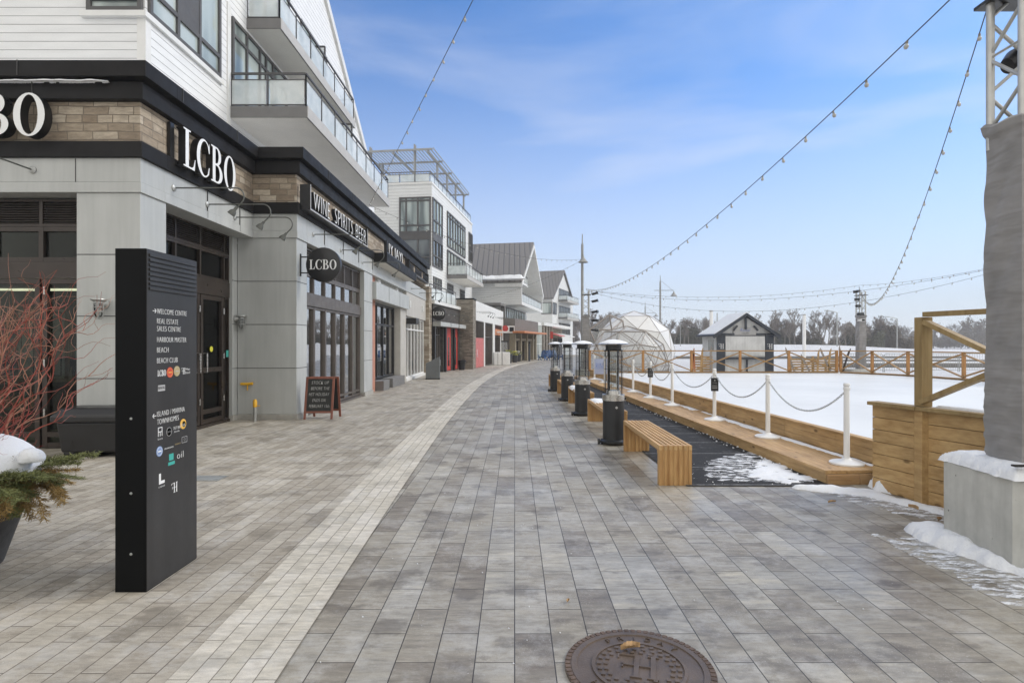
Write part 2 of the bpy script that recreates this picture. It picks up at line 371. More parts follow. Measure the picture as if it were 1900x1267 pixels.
mpB = nn(t, 'ShaderNodeMapping'); mpB.inputs['Rotation'].default_value = (0, 0, R(-38)); mpB.inputs['Scale'].default_value = (.3, 8, 1); t.links.new(pos, mpB.inputs[0])
mk_ = mth('MINIMUM', ramp(t, noise(t, mpA.outputs[0], 2, 6, .7), (.30, .86), (.44, 1.0)), ramp(t, noise(t, mpB.outputs[0], 2, 6, .7), (.30, .88), (.42, 1.0)), tree=t)
c = mixc(t, 1, src, mk_, 'MULTIPLY'); c = mixc(t, 1, c, ramp(t, noise(t, pos, .33, 5, .6), (.3, .88), (.6, 1.0)), 'MULTIPLY'); t.links.new(c, p.inputs['Base Color'])
M['snow_thin'] = snowmat('thin blown snow'); t = M['snow_thin'].node_tree
pos = coords(t, (1, 1, 1), True); mq = nn(t, 'ShaderNodeMapping'); mq.inputs['Rotation'].default_value = (0, 0, R(35)); mq.inputs['Scale'].default_value = (1, 2.6, 1); t.links.new(pos, mq.inputs[0])
t.links.new(ramp(t, noise(t, mq.outputs[0], 5.5, 12, .78), (.47, 0.0), (.56, 1.0)), t.nodes['Principled BSDF'].inputs['Alpha'])
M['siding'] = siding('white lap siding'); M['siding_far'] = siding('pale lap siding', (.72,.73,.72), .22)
M['stone'] = stone('tan ledge stone', [(.26,.205,.15),(.34,.28,.21),(.41,.345,.265),(.52,.455,.365)], .37, .125, (.22,.185,.145))
M['stone2'] = stone('grey brown split stone', [(.17,.15,.125),(.25,.22,.18),(.33,.295,.245)], .34, .10)
M['dbrick'] = stone('dark brick', [(.045,.04,.037),(.075,.065,.058),(.10,.09,.08)], .24, .075, (.09,.085,.08))
M['panel'] = pm('grey metal panel', (.46,.475,.465), .38, .0, .05, 1.2)
def weather(m, amt=.14):
    t = m.node_tree; p = t.nodes['Principled BSDF']; src = p.inputs['Base Color'].links[0].from_socket
    n = noise(t, coords(t, (3.5, 3.5, .22), True), 2.2, 7, .65); n2 = noise(t, coords(t, (1, 1, 1), True), .8, 4)
    c = mixc(t, 1, src, ramp(t, n, (.32, 1-amt), (.62, 1.0)), 'MULTIPLY'); c = mixc(t, 1, c, ramp(t, n2, (.3, 1-amt*.6), (.7, 1.03)), 'MULTIPLY'); t.links.new(c, p.inputs['Base Color'])
weather(M['panel'], .12)
M['panel_line'] = pm('panel joint', (.05,.05,.05), .6)
M['trimwhite'] = pm('white trim', (.72,.72,.70), .45, 0, .06)
M['cream'] = pm('cream panel', (.48,.46,.42), .55, 0, .07)
M['blackmetal'] = pm('black fascia metal', (.014,.015,.017), .34, 0, .25, 2)
M['fascia'] = pm('charcoal fascia metal', (.017,.0165,.017), .55, 0, .2, 2, 0, 60, (1,1,1), .13)
M['black'] = pm('black paint', (.012,.012,.013), .35, 0, .2)
M['letterwhite'] = pm('sign white', (.78,.79,.79), .4, 0, .03)
M['bronze'] = pm('dark bronze frame', (.035,.026,.021), .35, .2, .2, 3)
M['bronze2'] = pm('brown grey frame', (.115,.098,.085), .4, .2, .12, 3)
M['glass'] = glassmat('shop glass', (.50,.53,.51), 2.6, base=.58)
M['glass_front'] = glassmat('entrance glass', (.50,.53,.49), 1.40, refl=(.6,.6,.6))
M['winglass'], t_, p_ = newmat('curtained window glass')
t_.links.new(ramp(t_, noise(t_, coords(t_, (1,1,.15), True), 1.1, 2), (.38, (.13,.16,.16)), (.52, (.42,.48,.46)), (.7, (.50,.55,.53))), p_.inputs['Base Color'])
p_.inputs['Roughness'].default_value = .05; p_.inputs['IOR'].default_value = 1.6
M['winglass_dark'], t_, p_ = newmat('dark window glass')
t_.links.new(ramp(t_, noise(t_, coords(t_, (1,1,.3), True), .8, 2), (.4, (.03,.035,.037)), (.65, (.15,.17,.17))), p_.inputs['Base Color'])
p_.inputs['Roughness'].default_value = .05; p_.inputs['IOR'].default_value = 1.75
M['railglass'], t_, p_ = newmat('balcony glass painted bright')  # whitish base colour stands in for bright reflections on the rail glass
t_.links.new(ramp(t_, noise(t_, coords(t_, (1,1,1), True), 2.2, 3), (.35, (.62,.68,.68)), (.65, (.80,.84,.83))), p_.inputs['Base Color'])
p_.inputs['Roughness'].default_value = .12; p_.inputs['Alpha'].default_value = .62
M['clearglass'] = glassmat('clear glass', (.90,.93,.92), 1.45, .02)
M['tubeglass'] = glassmat('heater glass tube', (.80,.82,.81), 1.55, .03)
M['frame_grey'] = pm('grey window frame', (.10,.098,.098), .5, 0, .1, 3, 0, 60, (1,1,1), .25)
M['slab'] = pm('grey balcony slab', (.17,.165,.16), .6, 0, .08)
M['soffit'] = pm('cream soffit', (.68,.655,.60), .65, 0, .06, 1.5)
M['slab_lit'] = pm('slab edge painted lit', (.44,.43,.41), .6, 0, .06)  # same slab, its brighter lit side put into a paler colour
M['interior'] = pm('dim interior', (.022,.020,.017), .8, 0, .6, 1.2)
M['salmon'] = pm('salmon render', (.42,.20,.14), .75, 0, .12, 4, .002)
M['conc'] = None
m, t, p = newmat('cast concrete'); pos = coords(t, (1,1,1), True)
c = ramp(t, noise(t, pos, 2.4, 7, .65), (.3, (.42,.425,.40)), (.7, (.60,.60,.565)))
vo = nn(t, 'ShaderNodeTexVoronoi'); vo.inputs['Scale'].default_value = 13; vo.inputs['Randomness'].default_value = 1; t.links.new(pos, vo.inputs['Vector'])
pit = mth('MULTIPLY', ramp(t, vo.outputs['Distance'], (.05, 1.0), (.10, 0.0)), ramp(t, noise(t, pos, 4, 2), (.42, 0.0), (.52, 1.0)), tree=t)
c = mixc(t, pit, c, (.08,.08,.075)); c = mixc(t, 1, c, ramp(t, noise(t, coords(t, (1,1,.25), True), 9, 6), (.3, .86), (.7, 1.08)), 'MULTIPLY')
t.links.new(c, p.inputs['Base Color']); p.inputs['Roughness'].default_value = .85
bump(t, mth('SUBTRACT', mth('MULTIPLY', noise(t, pos, 40, 4), .3, tree=t), pit, tree=t), p, .006); M['conc'] = m
M['curb'] = pm('concrete kerb', (.36,.35,.32), .85, 0, .15, 6, .004)
M['deckwood'] = wood('deck planks', (.34,.19,.07), (.62,.42,.20), 1, .55)
M['deckwood_x'] = wood('deck end planks', (.30,.165,.065), (.54,.34,.16), 0, .5)
M['boardwood'] = wood('rink board planks', (.33,.20,.08), (.60,.41,.20), 1, .65)
M['wallwood'] = wood('spruce planks', (.35,.205,.075), (.60,.41,.19), 1, .65)
M['postwood'] = wood('treated post', (.25,.165,.065), (.41,.30,.14), 2, .65)
M['railwood'] = wood('treated rail', (.27,.15,.055), (.43,.27,.115), 0, .6)
M['fencewood'] = wood('orange fence timber', (.36,.165,.05), (.52,.28,.10), 2, .6)
M['benchwood'] = wood('cedar bench slat', (.42,.24,.095), (.62,.42,.20), 1, .55)
M['benchleg'] = wood('cedar bench end', (.34,.17,.055), (.58,.36,.15), 2, .55)
M['heaterblack'] = pm('heater black enamel', (.018,.020,.023), .42, 0, .2, 4)
M['steel'] = pm('brushed steel', (.52,.51,.49), .28, 1, .08, 5, 0, 60, (1,1,8))
M['galv'] = pm('galvanised steel', (.40,.41,.40), .45, .6, .15, 8)
M['alu'] = pm('truss aluminium', (.50,.50,.48), .42, .55, .12, 9)
M['whiteplastic'] = pm('white plastic', (.80,.80,.79), .4, 0, .04)
M['polegrey'] = pm('grey pole paint', (.30,.305,.30), .5, .2, .1)
M['poledark'] = pm('lamp arm grey green', (.10,.105,.095), .5, .2, .2)
M['yellow'] = pm('yellow gas valve', (.72,.40,.02), .45, 0, .12)
M['red'] = pm('red panel', (.50,.045,.035), .5, 0, .12)
M['redfilm'] = pm('faded red window film', (.58,.14,.13), .45, 0, .1)
M['orange'] = pm('orange canopy', (.50,.19,.08), .5, 0, .12)
M['blue'] = pm('blue painted wood', (.02,.09,.26), .5, 0, .2)
M['roof'] = None
m, t, p = newmat('standing seam roof'); pos = coords(t, (1,1,1)); s_ = nn(t, 'ShaderNodeSeparateXYZ'); t.links.new(pos, s_.inputs[0])
fr = mth('FRACT', mth('DIVIDE', s_.outputs[0], .55, tree=t), tree=t)
t.links.new(ramp(t, fr, (0, (.06,.058,.055)), (.12, (.165,.155,.145)), (.9, (.175,.165,.155)), (1, (.08,.075,.07))), p.inputs['Base Color']); p.inputs['Roughness'].default_value = .5
bump(t, ramp(t, fr, (0, 1.0), (.1, 0.0), (.9, 0.0), (1, 1.0)), p, .04); M['roof'] = m
M['mat'] = None
m, t, p = newmat('rubber ring mat'); pos = coords(t, (1,1,1), True)
vo = nn(t, 'ShaderNodeTexVoronoi'); vo.inputs['Scale'].default_value = 34; vo.inputs['Randomness'].default_value = .12; t.links.new(pos, vo.inputs['Vector'])
hole = ramp(t, vo.outputs['Distance'], (.28, 1.0), (.40, 0.0))
sy = nn(t, 'ShaderNodeSeparateXYZ'); t.links.new(pos, sy.inputs[0])
seam = ramp(t, mth('FRACT', mth('DIVIDE', mth('ADD', sy.outputs[1], mth('MULTIPLY', noise(t, pos, 20, 2), .03, tree=t), tree=t), .92, tree=t), tree=t), (0, 1.0), (.022, 1.0), (.03, 0.0))
c = mixc(t, hole, (.040,.039,.038), (.006,.006,.006)); sn = mth('MULTIPLY', noise(t, pos, 12, 6, .7), seam, tree=t)
c = mixc(t, ramp(t, sn, (.3, 0.0), (.5, .6)), c, (.5,.5,.5))
c = mixc(t, ramp(t, noise(t, pos, 6, 8, .7), (.56, 0.0), (.72, .35)), c, (.30,.30,.30))
t.links.new(c, p.inputs['Base Color']); p.inputs['Roughness'].default_value = .75; p.inputs['Specular IOR Level'].default_value = .2; bump(t, hole, p, -.02); M['mat'] = m
M['fabric'] = None
m, t, p = newmat('grey tower fabric'); p.inputs['Roughness'].default_value = .9; p.inputs['Sheen Weight'].default_value = .3
t.links.new(ramp(t, noise(t, coords(t), 3, 3), (.3, (.20,.196,.193)), (.7, (.30,.292,.29))), p.inputs['Base Color'])
mw = nn(t, 'ShaderNodeMapping'); mw.inputs['Rotation'].default_value = (R(28), R(30), R(10)); mw.inputs['Scale'].default_value = (1.0, 1.0, 4.5); t.links.new(nn(t, 'ShaderNodeTexCoord').outputs['Object'], mw.inputs[0])
bump(t, noise(t, mw.outputs[0], 1.2, 3, .5), p, .06); M['fabric'] = m
M['chalk'] = pm('chalk board black', (.018,.019,.018), .7, 0, .3, 6)
M['chalkwhite'] = pm('chalk', (.62,.62,.60), .9)
M['redwood'] = wood('stained board frame', (.16,.05,.03), (.27,.095,.055), 2, .5, False)
M['iron'] = pm('cast iron', (.15,.115,.092), .5, .35, .22, 7, .002, 90)
M['ironrust'] = pm('rusty iron rim', (.135,.095,.075), .7, .2, .35, 14, .003, 90)
M['leaf'] = pm('dry leaf', (.46,.30,.15), .7, 0, .3, 30)
M['needles'] = pm('conifer green', (.15,.165,.055), .7, 0, .4, 9)
M['needles_gold'] = pm('bronzed cedar', (.32,.215,.075), .7, 0, .35, 9)
M['redtwig'] = pm('red willow twig', (.25,.05,.03), .5, 0, .45, 4)
M['browntwig'] = pm('curly twig bark', (.30,.14,.09), .6, 0, .45, 3)
M['berrytwig'] = pm('red dogwood stem', (.30,.025,.02), .45, 0, .3, 9)
M['planter'] = pm('charcoal planter', (.042,.044,.048), .6, 0, .12, 8, .001, 120)
M['bark'] = pm('grey bark', (.20,.18,.16), .9, 0, .3, 2)
M['twigs'] = pm('bare twigs', (.215,.185,.16), .9, 0, .3, .15)
M['wood_mass'] = pm('winter wood', (.165,.142,.115), .95, 0, .35, .06)
M['evergreen'] = pm('dark evergreen', (.105,.105,.072), .95, 0, .35, .12)
M['domecloth'], t_, p_ = newmat('dome vinyl')
t_.links.new(ramp(t_, noise(t_, coords(t_), .9, 3), (.3, (.72,.72,.71)), (.7, (.84,.84,.83))), p_.inputs['Base Color']); p_.inputs['Roughness'].default_value = .3; p_.inputs['Alpha'].default_value = .92
M['domeclear'], t_, p_ = newmat('dome clear vinyl')
t_.links.new(ramp(t_, noise(t_, coords(t_), 1.5, 3), (.3, (.55,.57,.57)), (.7, (.70,.71,.71))), p_.inputs['Base Color']); p_.inputs['Roughness'].default_value = .15; p_.inputs['Alpha'].default_value = .25
M['strut'] = pm('dome timber strut', (.30,.265,.235), .7, 0, .2, 8)
M['shedpanel'] = wood('white washed boards', (.58,.59,.59), (.74,.75,.75), 2, .7, False, .6)
M['shedtrim'] = pm('slate blue trim', (.042,.050,.066), .6, 0, .12)
M['pylon'] = pm('pylon charcoal', (.040,.039,.039), .42, 0, .12, 1.6, .0006, 60, (1,1,1), .35)
M['pylonside'] = pm('pylon black side', (.004,.0045,.005), .4, 0, .1, 3, 0, 60, (1,1,1), .10)
M['goldlogo'] = pm('gold logo', (.42,.34,.17), .4); M['bluelogo'] = pm('pale blue logo', (.22,.32,.55), .4)
M['teallogo'] = pm('teal logo', (.05,.38,.33), .4); M['redlogo'] = pm('red logo', (.55,.06,.04), .4); M['orangelogo'] = pm('amber logo', (.72,.42,.08), .4)
M['greylogo'] = pm('grey logo', (.40,.40,.40), .5)
M['wire'] = pm('light string wire', (.05,.05,.055), .6); M['bulb'] = pm('bulb glass', (.42,.42,.40), .15, 0, .05); M['socket'] = pm('bulb socket', (.20,.18,.15), .5)
M['lilac'] = pm('pale lilac banner', (.40,.45,.62), .5, 0, .1); M['bannerblue'] = pm('banner blue', (.06,.16,.55), .5)
M['warm'] = pm('poster cream', (.58,.57,.50), .6); M['posterwood'] = pm('poster frame oak', (.22,.13,.05), .5)
M['stickeryellow'] = pm('yellow sticker', (.62,.60,.05), .5)
weather(M['pylon'], .22); weather(M['conc'], .16); weather(M['heaterblack'], .2)
# ---------------------------------------------------------------- ground and paths
def structure(o): o['kind'] = 'structure'; return o
g = MB(); N = 60                                   # snow covered ground to the horizon
def terr(x, y):
    r = math.hypot(x, y); z = -0.06
    if y > 60: z += 0.35*math.sin(x*.021+1)*min(1, (y-60)/120)
    t1 = max(0, min(1, (y-95-.12*(x-60))/30)); z += 1.35*t1*max(0, min(1, (100-x)/30))
    return z
xs = [-900,-500,-250,-120,-60,-30]+[i*6 for i in range(-4, 34)]+[220,260,320,420,600,900,1500]
ys = [-60,-20]+[i*6 for i in range(0, 42)]+[280,330,400,520,700,1000,1600,2600]
vs = [(x, y, terr(x, y)) for y in ys for x in xs]; nx = len(xs)
fs = [(j*nx+i, j*nx+i+1, (j+1)*nx+i+1, (j+1)*nx+i) for j in range(len(ys)-1) for i in range(nx-1)]
g.add(vs, fs); structure(g.build('ground', M['snow_field'], smooth=True, recalc=False))

BAND = [(-12,-.9),(-4,-1.15),(2.7,-1.39),(6,-1.50),(10.8,-1.62),(16,-1.64),(22,-1.58),(26,-1.42),(30,-1.2),(36,-.72),(41,-.15),(46,.65),(51,1.7),(60,3.9),(72,7.4),(90,14)]
def bandx(y):
    for (y0, x0), (y1, x1) in zip(BAND, BAND[1:]):
        if y0 <= y <= y1: t = (y-y0)/(y1-y0); return x0+(x1-x0)*t
    return BAND[-1][1]
def smoothband(y): return (bandx(y-1.5)+bandx(y)*2+bandx(y+1.5))/4 if y > -10 else bandx(y)
def strip(name, fl, fr, z, mat, y0=-11, y1=88, dy=1.0, uvx=True):
    mb = MB(); n = int((y1-y0)/dy)
    for k in range(n+1):
        y = y0+k*dy; mb.v += [(fl(y), y, z), (fr(y), y, z)]
    for k in range(n): mb.f.append([2*k, 2*k+1, 2*k+3, 2*k+2]); mb.m.append(0)
    o = mb.build(name, mat, recalc=False); uv = o.data.uv_layers.new(name='UVMap')
    for lp in o.data.loops:
        v = o.data.vertices[lp.vertex_index].co; uv.data[lp.index].uv = (v.x-smoothband(v.y)+.26+.0013, v.y)
    return structure(o)
strip('promenade_paving', lambda y: -30, lambda y: max(6.2 if y < 7 else 3.9, smoothband(y)+7), 0.0, M['grey_paver'])
strip('beige_walkway', lambda y: -14, lambda y: smoothband(y)-.258, 0.004, M['beige_paver'])
strip('cream_paving_band', lambda y: smoothband(y)-.26, lambda y: smoothband(y)+.26, 0.008, M['band_paver'])
MA = MB(); MA.add([(1.93,6.39,.010),(3.62,6.39,.010),(2.75,26,.010),(1.6,26,.010)], [(0,1,2,3)]); structure(MA.build('rubber_mat', M['mat'], recalc=False))

# ---------------------------------------------------------------- snow heaps
def snow_heap(name, label, pts, h, seed, step=.05, z=0.0, edge=.35, mat='snow', group=None, rough=.5, off=.12):
    rnd = random.Random(seed); ph = [rnd.uniform(0, 6.28) for _ in range(12)]
    def nzf(x, y):
        s = 0
        for i, f in enumerate((2.1, 4.7, 9.3, 17.0, 31.0)): s += math.sin(x*f+ph[i]+math.sin(y*f*.8+ph[i+3]))*math.cos(y*f*1.1+ph[i+5])/(1+i*.9)
        return s/2.0
    def inside(x, y):
        best = 1e9; ins = False; n = len(pts)
        for i in range(n):
            (x1, y1), (x2, y2) = pts[i], pts[(i+1) % n]
            if (y1 > y) != (y2 > y) and x < (x2-x1)*(y-y1)/(y2-y1)+x1: ins = not ins
            dx, dy = x2-x1, y2-y1; t = max(0, min(1, ((x-x1)*dx+(y-y1)*dy)/(dx*dx+dy*dy+1e-9)))
            best = min(best, math.hypot(x-x1-t*dx, y-y1-t*dy))
        return best if ins else -best
    x0 = min(p[0] for p in pts)-.1; x1 = max(p[0] for p in pts)+.1; y0 = min(p[1] for p in pts)-.1; y1 = max(p[1] for p in pts)+.1
    nx = int((x1-x0)/step)+1; ny = int((y1-y0)/step)+1; H = {}; mb = MB(); idx = {}
    for j in range(ny):
        for i in range(nx):
            x = x0+i*step; y = y0+j*step; d = inside(x, y)/edge
            v = min(1, d)+nzf(x, y)*rough-off
            H[i, j] = v
    def vid(i, j):
        if (i, j) not in idx:
            v = H[i, j]; hh = h*(1-math.exp(-max(0, v)*1.6))*(1+.25*nzf(x0+i*step*1.7, y0+j*step*1.7)) if v > 0 else -.02
            idx[i, j] = len(mb.v); mb.v.append((x0+i*step+rnd.uniform(-.2,.2)*step, y0+j*step+rnd.uniform(-.2,.2)*step, z+max(-.02, hh)))
        return idx[i, j]
    for j in range(ny-1):
        for i in range(nx-1):
            if max(H[i, j], H[i+1, j], H[i, j+1], H[i+1, j+1]) > 0:
                mb.f.append([vid(i, j), vid(i+1, j), vid(i+1, j+1), vid(i, j+1)]); mb.m.append(0)
    o = mb.build(name, M[mat], recalc=False, smooth=True)
    return tag(o, label, 'snow', group)
# ================================================================ window / railing kits (in a facade frame T)
def grid(T, u0, u1, z0, z1, cols, rows=(), name='window', parent=None, fm='bronze', gm='glass', d=0.0, ft=.05, fd=.06, world=True, sill=False, sub=True, glass_d=-.02):
    """frame with mullions at every col position and rail heights; pane behind it"""
    f = mbT(T); us = [u0+(u1-u0)*k/cols for k in range(cols+1)] if isinstance(cols, int) else [u0]+list(cols)+[u1]
    zs = [z0]+list(rows)+[z1]
    for i, u in enumerate(us):
        h = ft/2; a = u if i == 0 else (u-ft if i == len(us)-1 else u-h); f.box(a, a+ft, d-fd*.5, d+fd*.5, z0, z1)
    for z in zs:
        a = z if z == z0 else (z-ft if z == z1 else z-ft/2)
        for i in range(len(us)-1):
            l = us[i]+(ft if i == 0 else ft/2); r = us[i+1]-(ft if i == len(us)-2 else ft/2)
            f.box(l, r, d-fd*.45, d+fd*.45, a, a+ft)
    o = f.build(name, M[fm], parent, world)
    g = mbT(T); g.box(u0+.01, u1-.01, d+glass_d-.008, d+glass_d, z0+.01, z1-.01)
    p = g.build('pane', M[gm], o if sub else parent, False if sub else world)
    return o
def louvres(T, u0, u1, z0, z1, cols, parent, fm='bronze', d=0.0, n=9):
    f = mbT(T); us = [u0+(u1-u0)*k/cols for k in range(cols+1)] if isinstance(cols, int) else [u0]+list(cols)+[u1]
    for u in us: f.box(u-.025, u+.025, d-.03, d+.03, z0, z1)
    for i in range(len(us)-1):
        a, b = us[i]+.025, us[i+1]-.025
        f.box(a, b, d-.03, d+.03, z0, z0+.035); f.box(a, b, d-.03, d+.03, z1-.035, z1); f.box(a, b, d-.04, d-.032, z0+.035, z1-.035)
        for k in range(n):
            z = z0+.045+(z1-z0-.08)*k/n
            f.add([(a, d-.028, z+.026), (b, d-.028, z+.026), (b, d+.018, z), (a, d+.018, z), (a, d-.028, z+.034), (b, d-.028, z+.034), (b, d+.018, z+.008), (a, d+.018, z+.008)],
                  [(0,3,2,1),(4,5,6,7),(0,1,5,4),(1,2,6,5),(2,3,7,6),(3,0,4,7)])
    return f.build('louvre', M[fm], parent, True)
def railing(T, segs, z0, h, parent, name='railing', step=1.15, gm='railglass', glass_side=True):
    """segs: list of (u0,v0,u1,v1) in plan; glass panels in a steel rail"""
    r = mbT(T); g = mbT(T)
    for (a, b, c, d) in segs:
        A = Vector((a, b, 0)); B = Vector((c, d, 0)); L = (B-A).length; n = max(1, round(L/step))
        r.beam((a, b, z0+h), (c, d, z0+h), .05, .05); r.beam((a, b, z0+h-.16), (c, d, z0+h-.16), .025, .025); r.beam((a, b, z0+.05), (c, d, z0+.05), .03, .03)
        for k in range(n+1):
            p = A.lerp(B, k/n); r.beam((p.x, p.y, z0), (p.x, p.y, z0+h-.025), .03, .03)
        for k in range(n):
            p = A.lerp(B, (k+.05)/n); q = A.lerp(B, (k+.95)/n); g.beam((p.x, p.y, z0+.42*h+.02), (q.x, q.y, z0+.42*h+.02), .012, h*.84-.10)
    ro = r.build(name, M['frame_grey'], parent, True); g.build('glass_panel', M[gm], ro); return ro
def balcony(T, u0, u1, v1, z0, z1, h, parent, v0=0.0, gm='railglass'):
    s = mbT(T); s.box(u0, u1, v0, v1, z0, z1, 0)
    o = s.build('balcony', [M['slab']], parent, True)
    q = mbT(T); q.box(u0+.03, u1-.03, v0, v1-.03, z0-.012, z0-.002); q.build('soffit', M['soffit'], o)
    q = mbT(T); q.box(u0+.003, u1, v1+.002, v1+.02, z0-.004, z1+.01); q.build('slab_edge_lit', M['slab_lit'], o)
    railing(T, [(u0+.05, v0, u0+.05, v1-.05), (u0+.05, v1-.05, u1-.05, v1-.05), (u1-.05, v1-.05, u1-.05, v0)], z1, h, parent, gm=gm)
    return o

# ================================================================ the liquor store block
B1 = thing('retail_building', 'white sided block over grey panelled shops with black cornice, nearest on the left', 'building', (-9, 12, 0))
def ring(name, z0, z1, p, mat, y_end=29.4, back=0.0):
    mb = MB()
    mb.box(-14, -5.53+p, 8.4-p, 8.95, z0, z1); mb.box(-6.1, -5.53+p, 8.95, 12-p, z0, z1)
    mb.box(-6.1, -4.6+p, 12-p, 12.55, z0, z1); mb.box(-5.2, -4.6+p, 12.55, y_end, z0, z1)
    return mb.build(name, M[mat], B1, True, bevel=.006)
ring('lintel', 3.83, 3.98, .03, 'panel'); ring('panel_band', 3.984, 4.34, .015, 'panel')
ring('band', 4.34, 4.57, .07, 'fascia', 18.4); ring('stone_band', 4.57, 5.17, 0.0, 'stone', 29.4)
ring('cornice', 5.17, 5.42, .11, 'fascia'); ring('cornice', 5.45, 5.68, .22, 'fascia'); ring('cornice_gap', 5.42, 5.45, .05, 'black')
m_ = MB(); m_.box(-30, -6.1, 8.96, 30, 5.3, 5.5); m_.build('roof', M['snow'], B1, True)
# joints of the cladding
j = MB()
for y in (10.2, 11.4): j.box(-5.52, -5.497, y-.004, y+.004, 3.85, 4.33)
for x in (-6.47, -7.9): j.box(x-.004, x+.004, 8.378, 8.39, 3.84, 4.33)
for y in (13.7, 15.2, 16.7, 18.3): j.box(-4.59, -4.567, y-.004, y+.004, 3.85, 4.33)
for z in (2.92, 2.01, 1.09):
    j.box(-6.47, -5.527, 8.396, 8.41, z-.006, z+.006); j.box(-5.54, -5.526, 8.41, 9.03, z-.006, z+.006)
    j.box(-5.85, -4.597, 11.996, 12.01, z-.006, z+.006); j.box(-4.61, -4.596, 12.01, 12.6, z-.006, z+.006)
    j.box(-4.61, -4.596, 17.4, 18.38, z-.006, z+.006); j.box(-5.86, -5.846, 11.8, 11.998, z-.006, z+.006)
for x in (-7.15, ): j.box(x-.006, x+.006, 8.17, 8.18, 5.46, 5.68); j.box(x-.006+.12, x+.006+.12, 8.28, 8.289, 5.18, 5.42)
for y in (9.1, 10.9): j.box(-5.309, -5.30, y-.006, y+.006, 5.455, 5.68)
for y in (13.4, 15.4, 17.4, 19.4, 21.6, 24, 26.5): j.box(-4.379, -4.37, y-.006, y+.006, 5.455, 5.68)
j.build('panel_joint', M['panel_line'], B1, True)
for (x0, x1, y0, y1) in ((-6.47, -5.53, 8.4, 9.03), (-5.85, -4.6, 12.0, 12.6), (-5.3, -4.6, 17.4, 18.4), (-6.1, -5.85, 11.8, 12.0)):
    m_ = MB(); m_.box(x0, x1, y0, y1, .12, 3.83); m_.build('pier', M['panel'], B1, True, bevel=.008)
m_ = MB()
for b in ((-6.5, -5.51, 8.38, 9.05), (-5.87, -4.58, 11.98, 12.62), (-5.3, -4.57, 17.38, 18.42), (-6.1, -5.83, 11.78, 11.98)): m_.box(*b, 0, .12)
m_.build('plinth', M['curb'], B1, True, bevel=.01)
m_ = MB(); m_.box(-5.3, -4.42, 29.4, 30.3, 0, 4.57); m_.build('stone_pier', M['stone'], B1, True, bevel=.01)
# interior shells
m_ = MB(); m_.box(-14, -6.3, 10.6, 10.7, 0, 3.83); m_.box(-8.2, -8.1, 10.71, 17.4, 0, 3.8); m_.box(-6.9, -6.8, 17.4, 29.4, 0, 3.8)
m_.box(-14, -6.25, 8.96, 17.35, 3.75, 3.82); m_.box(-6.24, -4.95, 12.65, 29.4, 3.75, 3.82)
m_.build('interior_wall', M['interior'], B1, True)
# front entrance storefront
TF = front((0, 8.7))
louvres(TF, -14, -6.49, 3.39, 3.80, [-12.8, -11.6, -10.4, -9.2, -7.95, -7.22], B1, 'bronze')
grid(TF, -14, -6.49, 2.85, 3.385, [-12.8, -11.6, -10.4, -9.2, -7.95, -7.22], name='transom_window', parent=B1, gm='glass_front', ft=.07)
m_ = mbT(TF); m_.box(-14, -6.49, -.05, .05, 2.6, 2.845); m_.build('door_header', M['bronze'], B1, True)
for a, b in ((-7.20, -6.49), (-8.4, -7.24), (-9.7, -8.44), (-11, -9.74)):
    o = grid(TF, a, b, .02, 2.59, 1, (.22,), name='entrance_door', parent=B1, gm='glass_front', ft=.075)
    h = mbT(TF); s = a+.05
    for z in (.5, 1.25, 2.35): h.tube([(s, .055, z), (s, .055, z+.12)], .014, 6)
    h.build('hinge', M['steel'], o)
for (x_, y_, lb) in ((-9.4, 10.2, 'dark display shelf with bottles inside the entrance glass at far left'), (-7.3, 10.25, 'dark display shelf with bottles inside, behind the posters')):
    sh = thing('display_shelf', lb, 'shelf', (x_, y_, 0)); rb_ = random.Random(int(-x_*10))
    for z_ in (.4, .85, 1.3, 1.75): q = MB(); q.box(-.85, .85, 0, .3, z_, z_+.03); q.build('shelf_board', M['bronze'], sh)
    q = MB()
    for z_ in (.431, .881, 1.331, 1.781):
        for k_ in range(15): q.lathe([(0, 0), (.035, 0), (.035, .2), (.012, .25), (.012, .3), (0, .3)], (-.78+k_*.11, .12, z_), 8, m=rb_.randint(0, 2))
    q.build('bottles', [M['redlogo'], M['goldlogo'], M['teallogo']], sh)
lm = bpy.data.materials.new('lit tube'); lm.use_nodes = True; lm.node_tree.nodes['Principled BSDF'].inputs['Emission Color'].default_value = (1, .93, .72, 1); lm.node_tree.nodes['Principled BSDF'].inputs['Emission Strength'].default_value = 2.2
for (y_, z_, lb) in ((9.6, 2.50, 'lit ceiling tube inside the entrance, nearer one'), (10.3, 2.56, 'lit ceiling tube inside the entrance, farther one')):
    tl = thing('ceiling_tube', lb, 'ceiling light', (-8.2, y_, z_)); q = MB(); q.box(-.9, .9, -.02, .02, 0, .03); q.build('tube', lm, tl); q = MB(); q.box(-.92, .92, -.04, .04, .031, .06); q.build('housing', M['trimwhite'], tl)
